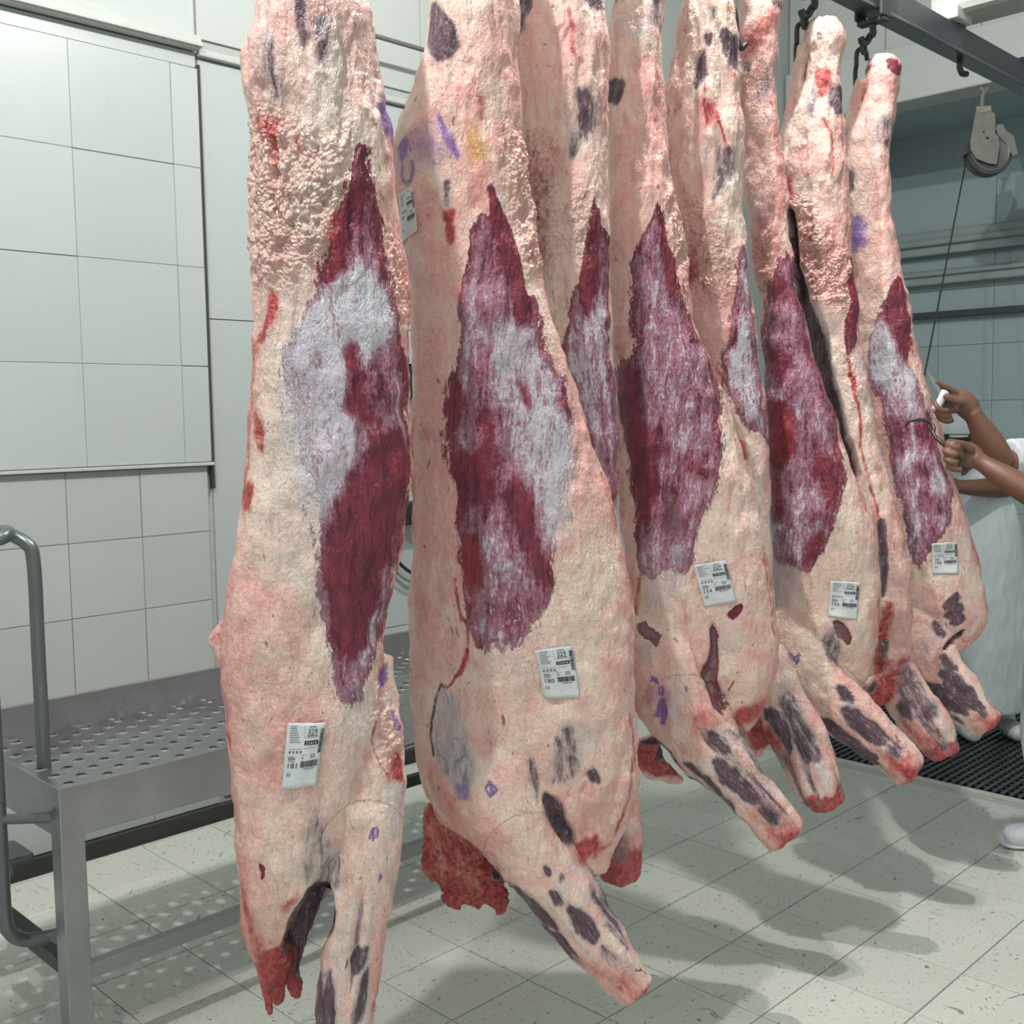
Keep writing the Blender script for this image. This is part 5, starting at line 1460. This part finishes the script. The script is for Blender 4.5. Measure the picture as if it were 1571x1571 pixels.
# ------------------------------------------------------------------ spring balancer
class Frame:
    def __init__(s, px, py, depth):
        s.O = at_depth(px, py, depth); s.d = depth
    def P(s, px, py, off=0.0):
        return np.array(at_depth(px, py, s.d+off)) - s.O
    def prism(s, pts, y0, y1):
        b = MB(); n = len(pts)
        for y in (y0, y1): b.v += [tuple(s.P(x, z, y)) for x, z in pts]
        b.f.append(tuple(range(n))); b.f.append(tuple(range(2*n-1, n-1, -1)))
        for i in range(n): b.f.append(((i+1) % n, i, n+i, n+(i+1) % n))
        return b
def zb_(pts): return [(1350+x/6.04, 60+y/6.04) for x, y in pts]
def balancer():
    q_ = on_x(1507, 131, 6.93)
    f = Frame(1515, 235, float((q_-CAM)@FWD))
    e = empty('spring_balancer', tuple(f.O)); tag(e, 'grimy cream spring balancer with steel drum hanging near the ceiling', 'balancer')
    cream = plain('grimy_cream_metal', (.24, .245, .215), .6, .1, .4, 18, .2)
    dk = plain('oily_steel_drum', (.085, .09, .09), .4, .3, .3, 14)
    c = f.P(*zb_([(1000, 1060)])[0], .03); ax = -FWD
    R = 212/6.04*f.d/F_PX
    MB().lathe([(R*.6, -.05), (R*.97, -.045), (R, -.03), (R*.93, -.015), (R*.93, .015), (R, .03), (R*.97, .04), (R*.62, .045), (R*.6, .03)], c, ax, 40).build('drum', dk, e, True)
    MB().lathe([(R*.8, .040), (R*.86, .048), (R*.8, .05), (R*.74, .045)], c, ax, 40).build('drum_rim', plain('worn_steel_rim', (.16, .165, .16), .4, .3), e, True)
    o = f.prism(zb_([(855, 850), (1095, 890), (1108, 1000), (1082, 1160), (1000, 1150), (890, 1105), (842, 1030), (835, 950)]), -.05, .01).build('front_plate', cream, e)
    f.prism(zb_([(980, 905), (1010, 905), (1010, 925), (985, 925)]), -.056, -.05).build('bolt', M_IRON, o)
    f.prism(zb_([(955, 850), (970, 850), (970, 865), (955, 865)]), -.056, -.05).build('bolt', M_IRON, o)
    f.prism(zb_([(897, 635), (1025, 622), (1045, 680), (1068, 690), (1070, 890), (858, 852), (880, 700)]), -.04, .05).build('neck', cream, e)
    f.prism(zb_([(890, 625), (1030, 615), (1030, 660), (900, 690)]), -.045, .055).build('neck_cap', plain('stained_cream', (.30, .30, .26), .6, 0, .4, 30), e)
    f.prism(zb_([(695, 1055), (790, 1010), (862, 860), (880, 870), (832, 1052), (750, 1092)]), -.02, .06).build('guard_arm', dk, e)
    f.prism(zb_([(1075, 830), (1090, 790), (1145, 790), (1160, 840), (1240, 900), (1278, 1060), (1230, 1082), (1170, 960), (1100, 900)]), -.03, .06).build('guard_arm', cream, e)
    P = [f.P(*q) for q in zb_([(945, 640), (950, 540), (962, 490), (940, 460), (918, 462)])]
    Q = [f.P(*q) for q in zb_([(955, 520), (980, 480), (1000, 440)])]
    rh = plain('rusty_hanger', (.22, .20, .16), .7)
    MB().tube(smooth_path(P, 4), .012, 8).build('hanger', rh, e, True); MB().tube(smooth_path(Q, 4), .010, 8).build('hanger_prong', rh, e, True)
    a = f.P(*zb_([(795, 1150)])[0]); b2 = np.array(at_depth(1416, 588, 5.2))-f.O
    MB().tube([a, b2], .0045, 6).build('cable', M_IRON, e)
balancer()

# ------------------------------------------------------------------ workers
def mat_skin():
    t = NT('brown_skin')
    n = t.noise(t.obj(), 14, 4); n2 = t.noise(t.obj(), 90, 3)
    c = t.mix(n, (.135, .062, .040), (.21, .105, .070))
    t.bump(n2, .15, .003)
    t.b.inputs['Subsurface Weight'].default_value = 0.0
    return t.out(c, t.step(n2, .3, .7, .5, .38), 0, .45)
M_SKIN = mat_skin()
def mat_cloth(name, base, rough=.7):
    t = NT(name)
    n = t.noise(t.obj(), 6, 5, .6, .4); n2 = t.noise(t.scale(t.obj(), (1, 1, .35)), 16, 4, .6, .8)
    c = t.mix(n, tuple(x*.82 for x in base), base)
    t.bump(n2, .5, .02)
    return t.out(c, rough, 0, .3)
M_SHIRT = mat_cloth('white_work_cotton', (.66, .70, .74))
M_APRON = mat_cloth('white_rubber_apron', (.62, .70, .71), .38)
M_BOOT = mat_cloth('white_rubber_boot', (.68, .71, .75), .35)
M_CAP = mat_cloth('white_cap_cotton', (.72, .76, .78), .75)
M_HAIR = plain('black_hair', (.008, .008, .009), .5, 0, .3, 120, .3)
M_EYE = plain('eye_white', (.6, .58, .55), .3, 0, .05)
M_PUPIL = plain('dark_pupil', (.01, .008, .008), .2)

class Shell:
    def __init__(s): s.v = []; s.f = []
    def tube(s, pts, flat=1.0, fax=None, n=20, steps=6, cap=.6):
        """pts (x, y, z, r); flattened by `flat` along axis fax"""
        path = np.array(smooth_path([np.array(p, float) for p in pts], steps))
        prev = None; rings = []
        for i in range(len(path)):
            t = path[min(i+1, len(path)-1), :3]-path[max(i-1, 0), :3]; t /= np.linalg.norm(t)
            if fax is not None:
                w = np.array(fax, float)
            else:
                w = prev if prev is not None else (np.array([0, 0, 1.]) if abs(t[2]) < .8 else np.array([1., 0, 0]))
            w = w - t*(w@t); w /= np.linalg.norm(w); prev = w
            u = np.cross(t, w)
            r = max(path[i, 3], .001)
            if i in (0, len(path)-1): r *= cap
            th = np.linspace(0, 2*np.pi, n, endpoint=False)
            rings.append(path[i, :3] + r*(np.cos(th)[:, None]*u + flat*np.sin(th)[:, None]*w))
        b = len(s.v); m = len(rings)
        for r in rings: s.v += [tuple(p) for p in r]
        for i in range(m-1):
            for k in range(n): s.f.append((b+i*n+k, b+i*n+(k+1) % n, b+(i+1)*n+(k+1) % n, b+(i+1)*n+k))
        for i, rev in ((0, 1), (m-1, 0)):
            c = len(s.v); s.v.append(tuple(np.mean(rings[i], 0)))
            for k in range(n):
                a, d = b+i*n+k, b+i*n+(k+1) % n
                s.f.append((d, a, c) if rev else (a, d, c))
        return s
    def build(s, name, mat, parent, voxel=.006, it=4, disp=0.0, seed=0):
        me = remesh(name, s.v, s.f, voxel, it, .5)
        if disp:
            co, no = mesh_np(me)
            d = (fbm(co*np.array([16, 16, 7.]), 3, seed)-.5)*disp*2
            me.vertices.foreach_set('co', (co+no*d[:, None]).astype(np.float32).ravel())
        me.polygons.foreach_set('use_smooth', [True]*len(me.polygons))
        me.materials.clear(); me.materials.append(mat); me.update()
        o = bpy.data.objects.new(name, me); COL.objects.link(o); o.parent = parent
        return o
def face(e, c, fw, rt, up, k=1.0):
    """eyes on the head centred at c"""
    for sgn in (-1, 1):
        p = c + fw*.083*k + rt*.031*sgn + up*.012
        o = MB().lathe([(.004, -.011), (.011, -.006), (.0125, 0), (.010, .006), (.003, .010)], p, fw, 12).build('eye', M_EYE, e, True)
        MB().lathe([(.006, .0085), (.005, .0105), (.001, .0112)], p, fw, 10).build('pupil', M_PUPIL, o, True)
def head_shell(S, c, fw, rt, up):
    A = lambda a, b, z, r: (*(c+rt*a+fw*b+up*z), r)
    S.tube([A(0, -.01, .115, .03), A(0, -.008, .10, .062), A(0, -.005, .05, .080), A(0, .0, .0, .078), A(0, .012, -.05, .068), A(0, .022, -.09, .048), A(0, .026, -.112, .024)], 1.18, fw, 24)
    S.tube([A(0, .082, .018, .009), A(0, .098, -.010, .012), A(0, .104, -.026, .015), A(0, .088, -.034, .012)], .9, None, 12)          # nose
    S.tube([A(-.024, .084, -.058, .007), A(0, .094, -.056, .009), A(.024, .084, -.058, .007)], .8, None, 10)                          # lips
    for sg in (-1, 1):
        S.tube([A(.078*sg, -.012, .028, .008), A(.088*sg, -.018, .012, .016), A(.084*sg, -.012, -.022, .010)], .6, rt, 10)           # ears
    S.tube([A(0, -.02, -.05, .055), A(0, -.025, -.12, .054), A(0, -.02, -.19, .062)], 1.0, None, 18)                                    # neck

# ---- worker in front, standing just outside the right edge and reaching in
def worker_one():
    toe = on_z(1531, 1300, 0.0)
    R3 = np.array([_r[0], _r[1], 0]); B3 = np.array([_h[0], _h[1], 0]); Z = np.array([0, 0, 1.])
    O = toe + R3*.20 + B3*.0
    e = empty('person', tuple(O)); tag(e, 'worker in white at the right edge reaching in with hook and knife', 'person')
    def D(px, py, d, r=0.0): return (*(np.array(at_depth(px, py, d))-O), r)
    def Lc(a, b, z, r=0.0): return (*(R3*a+B3*b+Z*z), r)       # right / away / up about the feet
    fw = -R3                                                    # faces the carcass, to the left
    hip = np.array(Lc(.16, .02, .92)[:3]); chest = np.array(Lc(.20, .02, 1.34)[:3]); hc = np.array(Lc(.17, .02, 1.66)[:3])
    shL = D(1640, 712, 3.62)[:3]; shR = D(1655, 690, 3.98)[:3]
    S = Shell()
    head_shell(S, hc, fw, B3, Z)
    S.tube([(*hip, .13), (*(hip*.5+chest*.5), .125), (*chest, .135), (*(chest+Z*.10), .10), (*(chest+Z*.16), .06)], 1.35, B3, 22)
    for sy in (-1, 1):
        S.tube([(*(hip+B3*.09*sy-Z*.03), .085), (*Lc(.16-.05*sy*0, .10*sy+.02, .5)[:3], .062), (*Lc(.18, .11*sy+.02, .12)[:3], .045)], 1.0, None, 16)
    # near arm: hook hand
    el = D(1608, 772, 3.62)[:3]
    S.tube([(*shL, .055), (*((np.array(shL)+np.array(el))/2), .05), (*el, .048)], 1.0, None, 18)
    S.tube([(*el, .046), D(1575, 752, 3.66, .049), D(1535, 728, 3.70, .042), D(1508, 711, 3.73, .032), D(1494, 703, 3.745, .036)], .92, None, 20)
    # fist
    S.tube([D(1503, 707, 3.735, .032), D(1488, 699, 3.745, .043), D(1472, 695, 3.75, .042), D(1462, 694, 3.75, .030)], .62, -FWD, 20)
    for (x0, y0, o) in ((1462, 679, -.016), (1458, 690, -.020), (1459, 702, -.019), (1464, 713, -.014)):
        S.tube([D(x0+9, y0+2, 3.75, .0125), D(x0-3, y0-1, 3.735+o*.4, .0125), D(x0-7, y0+3, 3.715+o, .0115), D(x0+2, y0+7, 3.70+o, .0108), D(x0+12, y0+7, 3.70+o, .010)], 1.0, None, 12)
    S.tube([D(1492, 691, 3.72, .016), D(1478, 682, 3.70, .0135), D(1465, 680, 3.69, .012), D(1457, 684, 3.69, .0105)], 1.0, None, 12)
    # raised arm: knife hand
    el2 = D(1538, 712, 3.86)[:3]
    S.tube([(*shR, .056), D(1590, 702, 3.92, .052), (*el2, .050)], 1.0, None, 18)
    S.tube([D(1540, 716, 3.86, .046), D(1526, 694, 3.85, .052), D(1510, 665, 3.84, .045), D(1497, 643, 3.83, .033), D(1490, 632, 3.83, .034)], .9, None, 20)
    S.tube([D(1496, 640, 3.83, .032), D(1484, 624, 3.825, .042), D(1474, 612, 3.82, .038), D(1467, 606, 3.82, .026)], .6, -FWD, 20)
    S.tube([D(1474, 608, 3.82, .014), D(1459, 599, 3.81, .0135), D(1446, 592, 3.80, .0115), D(1433, 584, 3.795, .009)], 1.0, None, 12)      # index along the blade
    for (a, b, dd) in ((1462, 612, 0), (1463, 620, .008), (1467, 628, .014)):
        S.tube([D(a+10, b-2, 3.82+dd, .0135), D(a-10, b+2, 3.80+dd, .0125), D(a-24, b+5, 3.785+dd, .0115), D(a-25, b+13, 3.77+dd, .011), D(a-14, b+18, 3.765+dd, .0105), D(a-4, b+16, 3.77+dd, .010)], 1.0, None, 12)
    S.tube([D(1480, 618, 3.79, .016), D(1468, 616, 3.765, .0135), D(1456, 611, 3.755, .012), D(1448, 606, 3.755, .010)], 1.0, None, 12)      # thumb
    S.build('body', M_SKIN, e, .0042, 3)
    face(e, hc, fw, B3, Z)
    # clothing
    T = Shell()
    T.tube([(*(hip-Z*.10), .165), (*(hip*.5+chest*.5), .16), (*chest, .17), (*(chest+Z*.11), .13), (*(chest+Z*.155), .075)], 1.35, B3, 24)
    a, b = np.array(shL), np.array(el); T.tube([(*a, .075), (*(a*.5+b*.5), .068), (*(a*.25+b*.75), .068)], 1.0, None, 18, cap=.95)
    a, b = np.array(shR), np.array(el2); T.tube([(*(a+Z*.01), .078), D(1605, 703, 3.92, .072), D(1570, 704, 3.90, .070), D(1545, 703, 3.87, .066)], 1.0, None, 18, cap=.96)
    T.build('shirt', M_SHIRT, e, .009, 3, .008, 5)
    ap = Shell(); ap.tube([(*(chest+fw*.05+Z*.04), .14), (*(hip+fw*.05), .185), (*(hip+fw*.05-Z*.4), .20), (*(hip+fw*.04-Z*.62), .20)], 1.2, B3, 24, cap=.98); ap.build('apron', M_APRON, e, .011, 2, .008, 7)
    for sy in (-1, 1):
        bt = Shell()
        f0 = np.array(Lc(-.02, .0, .0)[:3]) if sy > 0 else np.array(Lc(.14, -.24, 0)[:3])
        q = lambda fwd, z, r: (*(f0 - R3*fwd + Z*z), r)
        bt.tube([q(.155, .034, .028), q(.12, .045, .044), q(.05, .05, .048), q(-.03, .052, .046), q(-.08, .048, .040)], .95, Z, 20)
        bt.tube([q(-.04, .05, .048), q(-.05, .15, .052), q(-.06, .30, .062), q(-.07, .40, .068)], 1.0, None, 18)
        o = bt.build('boot', M_BOOT, e, .007, 3)
        so = Shell(); so.tube([q(.168, .012, .020), q(.13, .012, .042), q(.05, .012, .043), q(-.03, .012, .040), q(-.09, .012, .034)], .25, Z, 18); so.build('sole', M_BOOT, o, .006, 1)
    cp = Shell(); cp.tube([(*(hc+Z*.045), .094), (*(hc+Z*.10), .092), (*(hc+Z*.125), .06)], 1.15, fw, 24); cp.build('cap', M_CAP, e, .008, 2)
    # held tools
    hk_ = empty('hand_hook', tuple(np.array(at_depth(1460, 690, 3.71)))); tag(hk_, 'curved dark hand hook gripped in the worker fist', 'hook')
    O2 = np.array(hk_.location)
    pt = [(1389, 654, 3.80), (1392, 649, 3.79), (1398, 645.5, 3.785), (1408, 643.5, 3.78), (1420, 645.5, 3.775), (1429, 650, 3.77), (1433, 657, 3.76), (1431.5, 664, 3.75), (1436, 671, 3.74), (1450, 684, 3.72), (1462, 695, 3.715)]
    rr = smooth_path([np.array([*(np.array(at_depth(x, y, d))-O2), r]) for (x, y, d), r in zip(pt, [.0025, .004, .0055, .006, .0062, .0062, .0062, .0062, .0062, .0062, .006])], 5)
    MB().tube([q[:3] for q in rr], [q[3] for q in rr], 10).build('rod', plain('hook_steel', (.075, .06, .065), .35, .7), hk_, True)
    hp = [np.array(at_depth(x, y, d))-O2 for x, y, d in ((1453, 681, 3.722), (1463, 697, 3.715), (1473, 716, 3.715))]
    MB().tube(smooth_path(hp, 4), .0125, 12).build('handle', plain('hook_handle', (.05, .045, .045), .5), hk_, True)
    kn = empty('boning_knife', tuple(at_depth(1442, 612, 3.79))); tag(kn, 'boning knife with white handle held up by the worker', 'knife')
    O3 = np.array(kn.location)
    a = np.array(at_depth(1436, 627, 3.775))-O3; b = np.array(at_depth(1450, 602, 3.785))-O3
    hb = Shell(); hb.tube([(*(a*1.15-b*.15), .010), (*a, .0155), (*((a+b)/2), .0135), (*b, .0155), (*(b*1.08-a*.08), .010)], .75, -FWD, 14); hb.build('handle', M_BOOT, kn, .003, 2)
    t0 = np.array(at_depth(1444, 604, 3.785))-O3; tip = np.array(at_depth(1421, 566, 3.80))-O3
    dr = tip-t0; L = np.linalg.norm(dr); dr /= L; w = np.cross(dr, FWD); w /= np.linalg.norm(w)
    V = []; n = 8
    for i in range(n+1):
        k = i/n; wd = .0065*(1-k**3)+.0006
        for (sx, sz) in ((-1, 0), (0, .0012*(1-k*.8)), (1, 0), (0, -.0012*(1-k*.8))):
            V.append(tuple(t0+dr*L*k+w*wd*sx-FWD*sz))
    Fq = [(4*i+j, 4*i+(j+1) % 4, 4*i+4+(j+1) % 4, 4*i+4+j) for i in range(n) for j in range(4)] + [(3, 2, 1, 0), (4*n, 4*n+1, 4*n+2, 4*n+3)]
    mesh_obj('blade', V, Fq, plain('knife_steel', (.38, .40, .41), .3, .9), kn)
worker_one()

# ---- worker behind the last side
def worker_two():
    d0 = 5.6
    foot = np.array(at_depth(1500, 1122, d0)); foot[2] = 0.008
    R3 = np.array([_r[0], _r[1], 0]); T3 = -np.array([_h[0], _h[1], 0]); Z = np.array([0, 0, 1.])
    e = empty('person', tuple(foot)); tag(e, 'worker in white cap and apron standing behind the last side', 'person')
    sc = d0/F_PX
    def pz(py): return CAM_H-(py-638)*sc
    P = lambda a, b, z, r=0.0: (*(R3*a+T3*b+Z*z), r)
    hc = np.array(P((1459-1500)*sc, .06, pz(695))[:3])
    fw = (T3*.85-R3*.5); fw /= np.linalg.norm(fw); rt = np.cross(fw, Z)
    S = Shell()
    head_shell(S, hc, fw, rt, Z)
    S.tube([P(-.03, 0, .80, .13), P(-.05, 0, 1.0, .125), P(-.08, .01, 1.22, .14), P(-.10, .02, 1.32, .11), P(-.11, .03, 1.37, .06)], .75, T3, 22)
    for sg in (-1, 1):
        S.tube([P(-.03+.09*sg, 0, .78, .085), P(-.02+.10*sg, .02, .45, .06), P(-.02+.10*sg, 0, .10, .045)], 1.0, None, 16)
    ys = pz(757)
    S.tube([P(.10, .0, ys+.01, .052), P(.06, .10, ys, .050), P(-.06, .17, ys+.005, .046), P(-.16, .22, ys+.01, .038), P(-.24, .24, ys+.02, .030)], 1.0, None, 18)
    S.tube([P(-.22, .24, ys+.02, .03), P(-.28, .25, ys+.03, .04), P(-.32, .25, ys+.035, .034)], .6, T3, 16)
    for k in range(4):
        S.tube([P(-.31, .25, ys+.06-.02*k, .011), P(-.36, .26, ys+.06-.022*k, .0105), P(-.375, .23, ys+.055-.022*k, .0095), P(-.35, .215, ys+.05-.02*k, .009)], 1.0, None, 10)
    S.tube([P(-.28, .22, ys+.06, .014), P(-.31, .20, ys+.075, .012), P(-.335, .195, ys+.07, .010)], 1.0, None, 10)
    S.tube([P(-.28, .0, 1.30, .05), P(-.34, .06, 1.10, .045), P(-.33, .20, .98, .035), P(-.30, .28, .97, .03)], 1.0, None, 16)
    S.build('body', M_SKIN, e, .006, 3)
    face(e, hc, fw, rt, Z)
    # short hair band visible under the cap
    H = Shell(); H.tube([(*(hc+Z*.03-fw*.012), .093), (*(hc+Z*.06-fw*.01), .092)], 1.12, fw, 24, cap=.99); H.build('hair', M_HAIR, e, .006, 2)
    C = Shell(); C.tube([(*(hc+Z*.052+fw*.006), .100), (*(hc+Z*.085+fw*.004), .102), (*(hc+Z*.138), .092), (*(hc+Z*.156), .055)], 1.13, fw, 26, cap=.98); C.build('cap', M_CAP, e, .006, 2, .004, 3)
    V = Shell(); V.tube([(*(hc+Z*.052+fw*.085), .05), (*(hc+Z*.046+fw*.125), .045)], .12, Z, 18); V.build('cap_peak', M_CAP, e, .005, 1)
    # shirt with a short sleeve over the raised arm
    T = Shell()
    T.tube([P(-.03, 0, .75, .155), P(-.05, 0, 1.0, .15), P(-.07, .0, 1.20, .165), P(-.09, .01, 1.31, .14), P(-.105, .02, 1.37, .075)], .78, T3, 24)
    T.tube([P(-.08, .03, 1.355, .06), P(.01, .02, 1.325, .062), P(.10, .01, 1.285, .062), P(.145, .0, 1.25, .040)], .9, None, 18)
    T.tube([P(-.12, .02, 1.34, .07), P(-.24, .01, 1.31, .075), P(-.30, .02, 1.22, .068)], 1.0, None, 18)
    T.build('shirt', M_SHIRT, e, .009, 3, .008, 9)
    A = Shell()
    A.tube([P(-.05, .03, 1.215, .150), P(-.02, .04, 1.10, .178), P(.0, .05, .85, .20), P(.015, .05, .45, .215), P(.02, .05, .14, .222)], .62, T3, 26, cap=.99)
    o = A.build('apron', M_APRON, e, .010, 3, .010, 13)
    for sg in (-1, 1):
        b = Shell(); q = lambda f, z, r: P(.03+.11*sg, f, z, r)
        b.tube([q(.17, .035, .03), q(.12, .046, .045), q(.04, .05, .047), q(-.05, .05, .04)], .95, Z, 18); b.tube([q(-.01, .05, .047), q(-.01, .2, .055), q(-.01, .34, .062)], 1.0, None, 16)
        bo = b.build('boot', M_BOOT, e, .008, 3)
worker_two()
